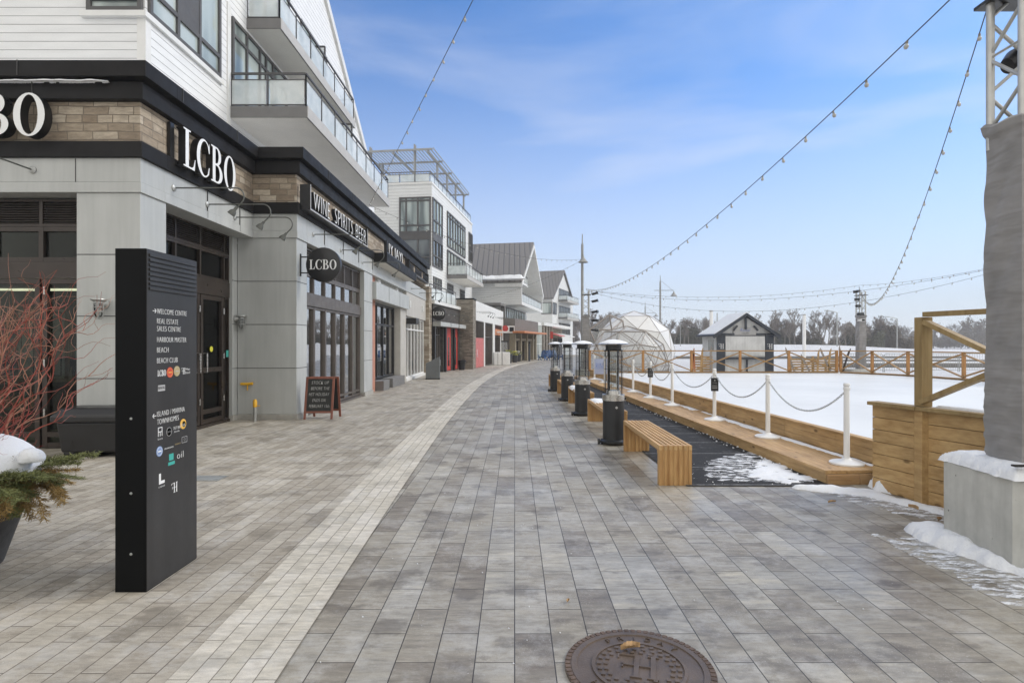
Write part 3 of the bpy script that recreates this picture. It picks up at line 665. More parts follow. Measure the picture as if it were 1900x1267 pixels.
# framed posters inside
for (x0, x1) in ((-7.44, -7.2), (-7.93, -7.64)):
    p_ = thing('poster_frame', 'cream poster in oak frame inside the entrance glass, ' + ('right of the dark door mullion' if x0 > -7.5 else 'left of the dark door mullion'), 'poster', ((x0+x1)/2, 9.1, 1.05), 0, 'posters inside the shop entrance')
    hw = (x1-x0)/2; q = MB(); q.box(-hw-.06, hw+.06, 0, .03, -.06, 1.16); q.build('frame', M['posterwood'], p_)
    q = MB(); q.box(-hw, hw, -.008, -.001, 0, 1.1); q.build('print', M['warm'], p_)
    q = MB()
    for b in ((-hw+.04, -hw+.055, .04, 1.06), (hw-.055, hw-.04, .04, 1.06), (-hw+.056, hw-.056, .04, .055), (-hw+.056, hw-.056, 1.045, 1.06)): q.box(b[0], b[1], -.012, -.009, b[2], b[3])
    q.build('border', M['bronze'], p_)
# storefront beside the pylon (faces the promenade)
TA = frame((-5.95, 0), 0)
louvres(TA, 9.06, 11.8, 3.42, 3.83, [9.94, 10.72, 11.6], B1)
grid(TA, 9.06, 11.8, 2.86, 3.415, [9.94, 10.72, 11.6], name='transom_window', parent=B1, gm='glass_front')
m_ = mbT(TA); m_.box(9.06, 11.8, -.04, .04, 2.55, 2.855); m_.box(9.06, 11.8, -.05, .06, 0, .06); m_.build('door_header', M['bronze'], B1, True)
grid(TA, 9.06, 9.9, .06, 2.545, 1, name='shop_window', parent=B1, gm='glass_front')
for a, b in ((9.94, 10.70), (10.73, 11.58)):
    o = grid(TA, a, b, .07, 2.54, 1, (.3, 1.1), name='shop_door', parent=B1, gm='glass_front', ft=.085)
    h = mbT(TA); hu = 10.83 if a > 10.7 else 10.6
    h.tube([(hu, .03, 1.06), (hu, .10, 1.06), (hu, .10, 1.42), (hu, .03, 1.42)], .013, 8); h.build('handle', M['steel'], o)
    h = mbT(TA); s = b-.04
    for z in (.45, 1.3, 2.2): h.tube([(s, .05, z), (s, .05, z+.12)], .014, 6)
    h.build('hinge', M['steel'], o)
grid(TA, 11.61, 11.79, .06, 2.545, 1, name='side_light', parent=B1, gm='glass_front', ft=.03)
m_ = mbT(TA); m_.tube([(11.15, .003, 1.5), (11.15, .008, 1.5)], .055, 16); m_.build('door_sticker', M['stickeryellow'], B1, True)
m_ = mbT(TA); m_.box(11.66, 11.75, .035, .04, 1.33, 1.47); m_.build('door_sticker', M['teallogo'], B1, True)
# long folding glazed front
TB = frame((-4.76, 0), 0)
cols = [12.62+.797*k for k in range(1, 6)]
louvres(TB, 12.62, 17.38, 3.22, 3.78, cols, B1, 'bronze2')
grid(TB, 12.62, 17.38, 2.72, 3.215, cols, name='transom_window', parent=B1, fm='bronze2', ft=.06)
m_ = mbT(TB); m_.box(12.62, 17.38, -.06, .07, 2.47, 2.715); m_.box(12.62, 17.38, -.08, .12, 0, .05); m_.build('transom_beam', M['bronze2'], B1, True, bevel=.005)
for k in range(6):
    a = 12.62+.7933*k; grid(TB, a+.004, a+.789, .06, 2.46, 1, (.2,), name='folding_door', parent=B1, fm='bronze2', ft=.048, fd=.08)
# shop with salmon column and dark window
m_ = MB(); m_.box(-5.2, -4.72, 18.42, 19.25, 0, 4.23); m_.build('salmon_column', M['salmon'], B1, True)
TC = frame((-4.9, 0), 0)
m_ = MB(); m_.box(-5.3, -4.48, 18.45, 24.2, 3.05, 3.62); m_.build('header_panel', M['panel'], B1, True, bevel=.01)
j = MB()
for y in (20.3, 22.2): j.box(-4.478, -4.474, y-.006, y+.006, 3.06, 3.61)
j.build('panel_joint', M['panel_line'], B1, True)
m_ = MB(); m_.box(-5.2, -4.74, 19.25, 24.2, 3.62, 4.23); m_.build('rendered_wall', M['curb'], B1, True)
for y in (19.6, 22.6):
    q = MB(); q.box(-4.74, -4.70, y, y+.34, 3.68, 4.0); [q.box(-4.70, -4.68, y+.03, y+.31, 3.71+.05*k, 3.735+.05*k) for k in range(5)]; q.build('wall_vent', M['trimwhite'], B1, True)
grid(TC, 19.27, 23.0, .36, 3.04, [20.15, 21.1, 22.05], (2.3,), name='shop_window', parent=B1, fm='black', ft=.07)
q = MB(); q.box(-4.86, -4.44, 19.3, 20.2, 0, .34); q.box(-4.86, -4.44, 20.75, 23.0, 0, .34); q.build('window_plinth', M['slab'], B1, True, bevel=.01)
q = mbT(TC); q.tube([(20.3, .02, 1.0), (20.3, .12, 1.0), (20.3, .12, 1.5), (20.3, .02, 1.5)], .018, 8); q.build('handle', M['steel'], B1, True)
m_ = MB(); m_.box(-5.2, -4.62, 23.02, 24.2, 0, 3.05); m_.build('pier', M['cream'], B1, True)
m_ = MB(); m_.box(-5.2, -4.14, 18.45, 24.0, 4.24, 4.56); m_.build('canopy_slab', M['fascia'], B1, True, bevel=.01)
q = MB(); q.box(-5.1, -4.2, 18.5, 23.9, 4.222, 4.238); q.build('canopy_soffit', M['soffit'], B1, True)
# pale storefront
TD = frame((-4.72, 0), 0)
m_ = MB(); m_.box(-5.2, -4.6, 24.2, 29.4, 2.8, 3.83); m_.build('header_panel', M['cream'], B1, True)
grid(TD, 24.22, 29.38, .12, 2.79, 6, (2.25,), name='shop_window', parent=B1, fm='trimwhite', ft=.06)
m_ = MB(); m_.box(-5.2, -4.6, 24.2, 29.4, 0, .12); m_.build('plinth', M['trimwhite'], B1, True)
for y in (24.8, 28.2):
    q = MB(); q.box(-4.6, -4.57, y, y+.3, 3.2, 3.5); [q.box(-4.57, -4.555, y+.03, y+.27, 3.23+.05*k, 3.25+.05*k) for k in range(5)]; q.build('wall_vent', M['trimwhite'], B1, True)
# --- upper storeys
U = MB(); prof = [(11.4, 5.5), (30, 5.5), (30, 9.72), (19, 17.16), (11.4, 12.0)]
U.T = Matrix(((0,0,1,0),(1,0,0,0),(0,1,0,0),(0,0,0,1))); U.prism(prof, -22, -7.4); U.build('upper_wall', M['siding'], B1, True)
q = MB(); q.box(-7.56, -7.385, 11.385, 11.56, 5.5, 8.16); q.box(-7.42, -7.37, 14.62, 14.78, 5.6, 10.4)
q.beam((-7.36, 19, 17.2), (-7.36, 30.2, 9.62), .12, .28); q.beam((-7.36, 19, 17.2), (-7.36, 11.2, 11.9), .12, .28)
q.build('corner_trim', M['trimwhite'], B1, True)
TU = frame((-7.4, 0), 0); TUF = front((0, 11.4))
grid(TU, 11.47, 14.25, 8.24, 10.6, [12.45, 13.3], (8.76,), name='corner_window', parent=B1, fm='frame_grey', gm='winglass', d=.03, ft=.09)
grid(TUF, -8.55, -7.44, 8.24, 10.6, 1, (8.5,), name='corner_window', parent=B1, fm='frame_grey', gm='winglass', d=.03, ft=.09)
q = MB(); q.box(-8.65, -7.33, 11.3, 11.395, 8.12, 8.23); q.box(-7.395, -7.33, 11.395, 14.35, 8.12, 8.23); q.build('window_sill', M['trimwhite'], B1, True)
q = mbT(TU); q.box(12.5, 13.25, .012, .05, 8.8, 10.55); q.build('spandrel_panel', M['frame_grey'], B1, True)
grid(TU, 14.85, 18.4, 7.8, 10.15, [15.65, 16.45, 16.85, 17.35], (9.7,), name='balcony_door', parent=B1, fm='frame_grey', gm='winglass', d=.03, ft=.08)
grid(TU, 20.2, 23.6, 7.8, 10.1, [21.1, 22.0, 22.8], (9.7,), name='balcony_door', parent=B1, fm='frame_grey', gm='winglass', d=.03, ft=.08)
grid(TU, 15.95, 18.6, 10.6, 13.0, [16.8, 17.7], (12.5,), name='balcony_door', parent=B1, fm='frame_grey', gm='winglass', d=.03, ft=.08)
grid(TU, 19.6, 22.3, 10.6, 12.8, [20.5, 21.4], (12.3,), name='balcony_door', parent=B1, fm='frame_grey', gm='winglass', d=.03, ft=.08)
balcony(TU, 14.75, 24.4, 2.02, 7.47, 7.76, .86, B1)
balcony(TU, 15.7, 23.0, .94, 10.3, 10.58, .86, B1)
for (y, x, z) in ((19.2, 1.9, 7.76), (19.6, .86, 10.58)):
    q = mbT(TU); q.beam((y, .02, z+1.25), (y, x, z+1.25), .05, .05); q.beam((y, x, z), (y, x, z+1.25), .05, .05); o = q.build('privacy_screen', M['frame_grey'], B1, True)
    q = mbT(TU); q.box(y-.006, y+.006, .04, x-.04, z+.08, z+1.2); q.build('glass_panel', M['railglass'], o)

# ================================================================ signs on the store
def wall_sign(name, label, loc): return thing(name, label, 'sign', loc)
s1 = wall_sign('letter_sign', 'large raised white roman letters on the stone band above the entrance at far left', (-7.65, 8.3, 4.57))
serif('letter', 'LCBO', .60, .07, [M['letterwhite'], M['black']], s1, (0, -.07, .02), ROT_FRONT, .07, 1.0)
s2 = wall_sign('letter_sign', 'raised white roman letters with black sides on the stone band facing the promenade', (-5.45, 10.0, 4.47))
serif('letter', 'LCBO', .62, .06, [M['letterwhite'], M['black']], s2, (.07, 0, 0), ROT_SIDE, .05, .92)
q = MB(); q.box(-.07, -.02, -.96, -.86, -.02, .66); q.build('backing', M['black'], s2)
s3 = wall_sign('framed_sign', 'black framed sign of thin white capitals over the folding glass front', (-4.45, 14.4, 4.44))
q = MB(); q.box(-.1, .12, -2.35, 2.35, 0, .045); q.box(-.1, .12, -2.35, -2.30, .045, .54); q.box(-.1, .12, 2.30, 2.35, .045, .54); q.build('frame', M['black'], s3)
q = MB(); q.box(.121, .127, -2.35, 2.35, 0, .03); q.box(.121, .127, -2.35, -2.315, .031, .54); q.box(.121, .127, 2.32, 2.35, .031, .54); q.build('edge_strip', M['greylogo'], s3)  # pale grey strip along the outer face of the frame
for wd, y, ww in (('WINE', -1.62, 1.05), ('SPIRITS', .05, 1.5), ('BEER', 1.62, 1.05)):
    text('lettering', wd, ww, .36, M['letterwhite'], s3, (.125, y, .07), ROT_SIDE, .004)
    text('lettering_side', wd, ww, .36, M['black'], s3, (.075, y, .07), ROT_SIDE, .045)
s4 = wall_sign('canopy_sign', 'short row of tall white cut letters on the black canopy over the dark shop window', (-4.2, 20.0, 4.56))
q = MB(); q.box(-.05, .05, -1.5, 1.5, 0, .03); q.box(-.05, .05, -1.5, -1.45, .03, .40); q.build('frame', M['black'], s4)
text('lettering', 'IY IAYI', 2.2, .33, M['letterwhite'], s4, (.05, -.1, .03), ROT_SIDE, .01)
text('lettering_side', 'IY IAYI', 2.2, .33, M['black'], s4, (.01, -.1, .03), ROT_SIDE, .03)
s5 = wall_sign('framed_sign', 'black framed sign of small dense dark letters over the white shop front', (-4.45, 26.2, 4.62))
q = MB(); q.box(-.1, .1, -2.6, 2.6, 0, .05); q.box(-.1, .1, -2.6, -2.54, .05, .5); q.box(-.1, .1, 2.54, 2.6, .05, .5); q.build('frame', M['black'], s5)
text('lettering', 'III IIIIII IIIII', 4.6, .26, M['black'], s5, (.07, 0, .09), ROT_SIDE, .02)
for i, (x, y, z, lb) in enumerate(((-4.09, 12.2, 3.29, 'round black disc sign with white roman letters hung on a bracket by the grey pier'), (-4.0, 29.95, 3.2, 'round black disc sign farther along, hung beside the dark brick shop'))):
    s = wall_sign('blade_sign', lb, (x, y, z))
    q = MB(); q.T = Matrix.Rotation(R(90), 4, 'X'); q.lathe([(0, -.055), (.355, -.055), (.37, -.045), (.37, .045), (.355, .055), (0, .055)], n=48); q.build('disc', M['black'], s, smooth=True)
    serif('letter', 'LCBO', .205, .006, [M['letterwhite'], M['letterwhite']], s, (0, -.062, -.10), ROT_FRONT, .06, .93)
    q = MB(); q.beam((-.50, 0, -.24), (-.50, 0, .24), .03, .03); q.beam((-.50, 0, .17), (-.30, 0, .17), .025, .025); q.beam((-.50, 0, -.17), (-.30, 0, -.17), .025, .025); q.build('bracket', M['black'], s)
s = wall_sign('box_sign', 'small plain black box sign hung over the white shop front', (-4.4, 24.6, 2.45)); q = MB(); q.box(-.25, .2, -.35, .35, 0, .26); q.build('box', M['black'], s, bevel=.01)

# gooseneck lamps
def gooseneck_proto():
    t = thing('gooseneck_lamp', 'grey gooseneck wall lamp', 'wall lamp', (-5.53, 9.2, 4.12), 0, 'gooseneck lamps under the sign bands')
    q = MB(); q.T = Matrix.Rotation(R(90), 4, 'Y'); q.lathe([(0, 0), (.055, 0), (.055, .015), (.02, .035), (0, .035)], n=16); q.build('wall_plate', M['galv'], t, smooth=True)
    pts = [(0.03, 0, 0), (1.0, 0, .0)] + [(1.0+.14*math.sin(R(a)), 0, -.14+.14*math.cos(R(a))) for a in range(15, 136, 15)]
    e = pts[-1]; pts += [(e[0]-.10, 0, e[2]-.10)]
    q = MB(); q.tube(pts, .012, 8); q.build('arm', M['poledark'], t, smooth=True)
    e = Vector(pts[-1]); dr = Vector((-.62, 0, -.78)).normalized(); rot = dr.to_track_quat('Z', 'Y').to_matrix().to_4x4(); rot.translation = e
    q = MB(); q.T = rot; q.lathe([(0, -.04), (.022, -.035), (.026, .02), (.05, .05), (.062, .10), (.064, .115), (.055, .11), (0, .08)], n=16); q.build('lamp_shade', M['poledark'], t, smooth=True)
    return t
gp = gooseneck_proto()
gp['label'] = 'gooseneck lamp over the bronze door, nearest of the three beneath the side sign letters'
gn = [((-5.515, 10.2, 4.10), 0, 'gooseneck lamp beneath the side sign letters, middle of the three'),
      ((-5.515, 11.2, 4.09), 0, 'gooseneck lamp next to the projecting bay, last of the three under the side letters'),
      ((-4.585, 12.95, 4.09), 0, 'gooseneck lamp under the framed capitals sign, just above the round black sign'),
      ((-4.585, 15.0, 4.07), 0, 'gooseneck lamp under the framed capitals sign, middle of three over folding glass'),
      ((-4.585, 17.1, 4.05), 0, 'gooseneck lamp at the far end of the folding glass, before the black canopy'),
      ((-7.1, 8.385, 4.16), -90, 'gooseneck lamp on the panel facing the viewer, beneath the large roman letters'),
      ((-4.585, 25.2, 4.05), 0, 'gooseneck lamp over the white shop front, nearer of the pair'),
      ((-4.585, 27.4, 4.05), 0, 'gooseneck lamp over the white shop front, farther of the pair')]
gp.location = (-5.515, 9.2, 4.12)
for loc, rz, lb in gn: dup(gp, loc, R(rz), lb)
# caged wall lanterns
def lantern():
    t = thing('caged_lantern', 'round caged jar lantern on the pier facing the viewer, left of the tall sign', 'wall lamp', (-6.05, 8.4, 2.19), 0, 'caged lanterns on the piers')
    q = MB(); q.T = Matrix.Rotation(R(90), 4, 'X'); q.lathe([(0, 0), (.075, 0), (.075, .02), (.05, .04), (.035, .09), (0, .09)], n=20); q.build('wall_plate', M['galv'], t, smooth=True)
    q = MB(); q.lathe([(0, .07), (.10, .065), (.105, .05), (.06, .02), (.06, .0), (0, 0)], (0, -.13, 0), 24); q.build('hood', M['galv'], t, smooth=True)
    q = MB(); q.lathe([(.05, 0), (.055, -.05), (.055, -.15), (.035, -.20), (0, -.215)], (0, -.13, 0), 16); q.build('globe', M['tubeglass'], t, smooth=True)
    q = MB()
    for k in range(3):
        a = R(60*k); c, s = math.cos(a)*.068, math.sin(a)*.068
        q.tube([(c, s-.13, 0), (c, s-.13, -.16), (c*.6, s*.6-.13, -.225), (-c*.6, -s*.6-.13, -.225), (-c, -s-.13, -.16), (-c, -s-.13, 0)], .0065, 6)
    for z in (-.06, -.12): q.tube([(.068*math.cos(R(a)), .068*math.sin(R(a))-.13, z) for a in range(0, 361, 30)], .006, 6)
    q.build('cage', M['galv'], t, smooth=True); return t
ln = lantern(); dup(ln, (-5.845, 11.9, 2.13), R(90), 'round caged jar lantern beside the bronze door, above the yellow gas pipe')
# gas pipes
t = thing('gas_valve', 'yellow elbow gas outlet sticking out of the grey bay at knee height', 'pipe', (-5.62, 12.0, .76))
q = MB(); q.tube([(-.13, -.06, 0), (.02, -.06, 0), (.12, -.06, .01)], [.028, .03, .032], 10); q.tube([(0, 0, 0), (0, -.06, 0)], .025, 8); q.tube([(.01, -.06, -.01), (.01, -.06, -.13)], .014, 8); q.build('valve', M['yellow'], t, smooth=True)
t = thing('gas_riser', 'grey upright pipe with yellow cap rising from the paving by the bay', 'pipe', (-5.35, 11.72, 0))
q = MB(); q.tube([(0, 0, 0), (0, 0, .30)], .034, 12); q.tube([(0, 0, .17), (0, 0, .19)], .045, 12); q.build('pipe', M['galv'], t, smooth=True)
q = MB(); q.tube([(0, 0, .30), (0, 0, .42), (0, 0, .43), (0, 0, .46)], [.04, .042, .034, .03], 12); q.tube([(0, 0, .33), (.11, -.02, .33)], .009, 6); q.build('cap', M['yellow'], t, smooth=True)

# ================================================================ building with the roof pergola
B2 = thing('apartment_building', 'white flat roofed apartment block with corner windows and a steel roof pergola', 'building', (-5.83, 40, 0))
T2 = frame((-5.83, 40), R(7.3))
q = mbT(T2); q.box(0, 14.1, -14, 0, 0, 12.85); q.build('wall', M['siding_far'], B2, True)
q = mbT(T2); q.box(-.05, 14.15, -14, .05, 12.85, 13.0); q.build('parapet', M['trimwhite'], B2, True)
T2F = T2 @ Matrix(((0,-1,0,0),(1,0,0,0),(0,0,1,0),(0,0,0,1)))     # local x along the front face, outward = toward viewer
def fwin(a, b, z0, z1, cols, rows, gm='winglass_dark'):
    T = T2 @ Matrix(((0,-1,0,0),(1,0,0,0),(0,0,1,0),(0,0,0,1)))
    return grid(T, a, b, z0, z1, cols, rows, parent=B2, fm='frame_grey', gm=gm, d=.04, ft=.1, fd=.1)
fwin(-2.35, -.05, 9.45, 11.95, [-1.85, -1.0], (9.95, 11.7), 'winglass'); fwin(-2.35, -.05, 7.1, 9.05, [-1.0], (7.7,))
q = mbT(T2F); q.box(-2.35, -.05, .01, .07, 9.05, 9.45); q.build('spandrel_panel', M['frame_grey'], B2, True)
for u0, u1, n in ((.1, 2.8, 3), ):
    grid(T2, u0, u1, 9.45, 11.95, n, (10.4,), parent=B2, fm='frame_grey', gm='winglass', d=.04, ft=.1, fd=.1); grid(T2, u0, u1, 7.1, 9.05, n, (7.9,), parent=B2, fm='frame_grey', gm='winglass_dark', d=.04, ft=.1, fd=.1)
q = mbT(T2); q.box(.1, 2.8, .01, .07, 9.05, 9.45); q.build('spandrel_panel', M['frame_grey'], B2, True)
grid(T2, 4.3, 10.8, 9.2, 11.95, 7, (10.0, 11.6), parent=B2, fm='frame_grey', gm='winglass', d=.04, ft=.1, fd=.1)
grid(T2, 4.3, 10.8, 6.97, 8.95, 6, (), name='balcony_door', parent=B2, fm='frame_grey', gm='winglass', d=.04, ft=.1, fd=.1)
grid(T2, 12.4, 14.0, 9.2, 11.9, 3, (10.2,), parent=B2, fm='frame_grey', gm='winglass_dark', d=.04, ft=.1, fd=.1)
grid(T2, .3, 2.6, 5.6, 6.4, 3, (6.0,), parent=B2, fm='frame_grey', gm='winglass_dark', d=.04, ft=.08); grid(T2, 4.4, 6.3, 5.2, 6.35, 3, (6.05,), parent=B2, fm='frame_grey', gm='winglass_dark', d=.04, ft=.08)
grid(T2, 8.8, 10.6, 5.0, 6.3, 3, (6.0,), parent=B2, fm='frame_grey', gm='winglass_dark', d=.04, ft=.08)
balcony(T2, 4.3, 11.2, 1.6, 6.67, 6.95, .9, B2)
railing(T2, [(.1, -.15, 14, -.15), (.1, -.15, .1, -9)], 13.0, .75, B2)
PG = thing('roof_pergola', 'open grey steel slatted pergola standing on the white block roof', 'pergola', (-5.83, 40, 13))
q = mbT(T2)
for v in (-5.0, -2.9, -.35) : q.beam((0.2, v, 15.25), (12.6, v, 15.25), .10, .16)
for u in (.2, 3.0, 6.0, 9.0, 12.6): q.beam((u, -5.0, 15.36), (u, .0, 15.36), .10, .12)
q.build('beam', M['polegrey'], PG, True)
q = mbT(T2)
for k in range(22): v = -4.9+k*.235; q.beam((.25, v, 15.45), (12.55, v, 15.45), .045, .07)
q.build('slat', M['polegrey'], PG, True)
for (u, v, zt) in ((.6, -4.7, 15.8), (.6, -1.4, 15.85), (3.0, -.4, 15.3), (6.0, -.4, 15.3), (9.0, -.4, 15.3), (12.2, -.4, 15.3), (3.0, -4.7, 15.3), (9, -4.7, 15.3)):
    q = mbT(T2); q.box(u-.16, u-.07, v-.05, v+.05, 12.95, zt); q.box(u+.07, u+.16, v-.05, v+.05, 12.95, zt)
    for z in (13.6, 14.5, 15.1): q.box(u-.07, u+.07, v-.03, v+.03, z, z+.05)
    q.build('post', M['polegrey'], PG, True)

# ================================================================ dark brick shop with red doors
B3 = thing('brick_shop', 'low dark brick shop with red doors below a glass terrace rail', 'building', (-4.35, 30.35, 0))
T3 = frame((-4.35, 30.35), R(8.5))
q = mbT(T3)
q.box(0, 5.75, -5, 0, 2.85, 3.75)
for a, b in ((0, .5), (1.95, 2.8), (3.78, 4.3), (5.4, 5.75)): q.box(a, b, -5, 0, 0, 2.85)
q.box(.5, 1.95, -5, -.4, 0, 2.85); q.box(2.8, 3.78, -5, -.4, 0, 2.85); q.box(4.3, 5.4, -5, -.4, 0, 2.85)
q.build('wall', M['dbrick'], B3, True)
q = mbT(T3); q.box(-.05, 5.8, -5, .1, 3.75, 3.93); q.build('parapet', M['trimwhite'], B3, True)
for a, b in ((-.1, 1.95), (2.05, 3.75), (4.0, 5.7)):
    q = mbT(T3); q.box(a, b, 0.003, .45, 2.55, 2.78); q.build('canopy', M['panel'], B3, True, bevel=.01)
    q = mbT(T3); q.box(a+.05, a+.25, .003, .12, 0, 2.54); q.build('black_post', M['black'], B3, True)
grid(T3, .52, 1.93, .1, 2.53, 3, (2.1,), name='shop_window', parent=B3, fm='bronze2', d=-.2)
for a, b in ((2.82, 3.76), (4.32, 5.38)):
    q = mbT(T3); q.box(a, b, -.10, -.04, .05, 2.53); o = q.build('door', M['red'], B3, True)
    q = mbT(T3); q.box(a+.3, b-.3, -.035, -.03, .3, 2.0); q.build('pane', M['winglass_dark'], o)
railing(T3, [(-.3, -.1, 5.2, -.1)], 3.93, .85, B3)
B4 = thing('stone_shop', 'shop with a tall split stone end pier, white fascia and faded red window film', 'building', (-2.66, 36.05, 0))
T4 = frame((-2.66, 36.05), R(6.8))
q = mbT(T4); q.box(0, 1.0, -1.05, 0.02, 0, 4.42); q.build('stone_pier', M['stone2'], B4, True, bevel=.01)
q = mbT(T4); q.box(-.03, 1.03, -1.1, .06, 4.42, 4.50); q.build('coping', M['fascia'], B4, True)
q = mbT(T4); q.box(1.03, 14, -5, 0, 3.15, 4.42); q.box(-.2, 14, -5, -1.06, 0, 3.15); q.build('fascia_wall', M['trimwhite'], B4, True)
q = mbT(T4)
for a, b in ((4.2, 4.65), (8.3, 9.2), (13.4, 14)): q.box(a, b, -1.0, 0, 0, 3.15)
q.build('pier', M['trimwhite'], B4, True)
q = mbT(T4); q.box(1.06, 4.17, -.03, -.022, .03, 2.0); q.build('red_window_film', M['redfilm'], B4, True)
text('film_lettering', 'AL', .5, .5, M['letterwhite'], B4, Vector((-2.60, 36.05, 0)) + Vector((.13, 1.55, .75)) - Vector((-2.66, 36.05, 0)), (R(90), 0, R(90-6.8)), .004)
grid(T4, 1.03, 4.19, .03, 3.14, 6, (2.0,), name='shop_window', parent=B4, fm='bronze2', d=-.05, gm='clearglass'); grid(T4, 4.66, 8.29, .03, 3.14, 6, (2.1,), name='shop_window', parent=B4, fm='bronze2', d=-.1)
grid(T4, 9.21, 13.39, .03, 3.14, 5, (2.2,), name='shop_window', parent=B4, fm='bronze2', d=-.1)
q = mbT(T4); q.box(9.3, 13.3, -.06, 0.01, 2.3, 2.8); q.build('orange_sign_board', M['orange'], B4, True)
gi = 0
for u in (1.4, 2.4, 3.4, 9.4, 10.2, 11.0, 11.8, 12.6):
    p = T4 @ Vector((u, 0.0, 3.72)); dup(gp, p, R(-6.8), 'small gooseneck lamp in the far row over the ' + ('faded red window film' if u < 5 else 'orange banded window'), scale=.8)
TB3 = [(2.2, 'between the round sign and red doors'), (3.2, 'over the first red door'), (4.4, 'over the second red door')]
for u, lb in TB3: dup(gp, T3 @ Vector((u, 0, 3.3)), R(-8.5), 'gooseneck lamp on the dark brick wall ' + lb, scale=.8)

# ================================================================ cafe block below the gabled house
B5 = thing('cafe_building', 'low beige and brown cafe block with an orange canopy and glazed fronts', 'building', (0, 50, 0))
T5 = frame((0, 50), R(15))
q = mbT(T5); q.box(0.1, 9.4, -6, 0, 2.75, 3.85); q.box(0, 9.2, -6, -.9, 0, 2.75); q.build('brown_wall', pm('brown render', (.155,.14,.13), .8, 0, .1), B5, True)
m_ = MB(); m_.box(-1.5, -.05, 50.3, 53, 0, 3.85); m_.build('end_wall', bpy.data.materials['brown render'], B5, True)
q = mbT(T5); q.box(-.8, 8.5, .02, 1.1, 2.55, 2.72); q.build('canopy', M['orange'], B5, True, bevel=.02)
q = mbT(T5)
for u in (.1, 2.2, 4.6, 7.0, 8.3): q.box(u, u+.35, -.5, .02, 0, 2.54)
q.box(.05, 8.9, -.45, -.1, 1.9, 2.1)
q.build('pier', pm('olive beige render', (.27,.235,.17), .8, 0, .1), B5, True)
for a, b in ((.46, 2.19), (2.56, 4.59), (4.96, 6.99), (7.36, 8.29)): grid(T5, a, b, .05, 1.88, 3, name='shop_window', parent=B5, fm='bronze', d=-.3)
grid(T5, 8.9, 11.6, 0.05, 3.6, 4, (1.6, 2.6), name='shop_window', parent=B5, fm='trimwhite', d=-.1, gm='winglass')
q = mbT(T5); q.box(8.8, 12, -6, -.2, 0, 3.9); q.build('white_wall', M['trimwhite'], B5, True)
q = mbT(T5)
for u in (12.1, 13.6, 15.1, 16.6): q.box(u, u+.7, -.9, 0, 0, 3.6)
q.box(12, 17.6, -6, -.9, 0, 3.6)
q.build('brick_pier', M['stone2'], B5, True)
q = mbT(T5); q.box(12, 30, -6, .1, 3.6, 3.95); q.build('fascia', M['trimwhite'], B5, True)
q = mbT(T5); q.box(18, 30, -6, -1.2, 0, 3.6); q.build('wall', M['stone'], B5, True)
for a in (18.5, 22.5, 26.5):
    grid(T5, a, a+3, .1, 2.4, 4, name='shop_window', parent=B5, fm='bronze', d=-1.1)
    q = mbT(T5); q.add([(a-.3, -1.1, 3.0), (a+3.3, -1.1, 3.0), (a+3.3, .6, 2.5), (a-.3, .6, 2.5), (a-.3, -1.1, 3.05), (a+3.3, -1.1, 3.05), (a+3.3, .6, 2.6), (a-.3, .6, 2.6)], [(0,3,2,1),(4,5,6,7),(0,1,5,4),(1,2,6,5),(2,3,7,6),(3,0,4,7)]); q.build('awning', M['redfilm'] if a < 22 else M['trimwhite'], B5, True)
# gabled house with deep recessed gable
B6 = thing('gabled_house', 'white gabled house with grey standing seam roof and deep recessed balconies, nearer of two', 'house', (.68, 55, 0))
T6 = frame((.68, 55), R(10.5))
def gable_prof(L, ze, zp, t=.3): return [(0, ze), (L/2, zp), (L, ze), (L, ze-t*1.6), (L/2, zp-t*1.9), (0, ze-t*1.6)]
def gprism(T, poly, v0, v1, name, mat, par):      # poly in (along, z), extruded outward from v0 to v1
    q = MB(); q.T = T @ Matrix(((1,0,0,0),(0,0,1,0),(0,1,0,0),(0,0,0,1))); q.prism(poly, v0, v1); return q.build(name, mat, par, True)
L = 15
gprism(T6, [(-.3, 7.75), (L/2, 12.75), (L+.3, 7.75), (L+.3, 7.5), (L/2, 12.5), (-.3, 7.5)], -15, .05, 'roof', M['roof'], B6)
gprism(T6, [(0, 5.4), (L, 5.4), (L, 7.66), (L/2, 12.45), (0, 7.66)], -15, -2.6, 'wall', M['siding_far'], B6)
q = mbT(T6); q.box(0, .25, -2.6, 0, 5.4, 7.66); q.box(L-.25, L, -2.6, 0, 5.4, 7.66); q.box(.25, L-.25, -2.6, 0, 5.4, 5.7); q.build('side_wall', M['siding_far'], B6, True)
gprism(T6, [(-.3, 7.45), (L/2, 12.45), (L+.3, 7.45), (L+.3, 7.1), (L/2, 12.1), (-.3, 7.1)], -2.6, .12, 'gable_frame', M['trimwhite'], B6)
railing(T6, [(.3, -.1, L-.3, -.1)], 5.7, .95, B6)
grid(T6, 1.2, 7, 5.75, 7.6, 5, (), name='balcony_door', parent=B6, fm='frame_grey', gm='winglass_dark', d=-2.55, ft=.1); grid(T6, 4.5, 8, 8.4, 10.4, 3, (), name='balcony_door', parent=B6, fm='frame_grey', gm='winglass_dark', d=-2.55, ft=.1)
q = mbT(T6); q.box(3.0, 9.5, -2.6, -.9, 8.0, 8.25); q.build('balcony', M['trimwhite'], B6, True); railing(T6, [(3.0, -.95, 9.5, -.95)], 8.25, .8, B6)
q = mbT(T6); q.box(-1.2, L-1, -12, -1.8, 0, 5.4); q.build('lower_wall', M['siding_far'], B6, True)
grid(T6, -.8, L-2.5, 3.9, 5.3, 12, (), parent=B6, fm='frame_grey', gm='winglass', d=-1.75, ft=.12)
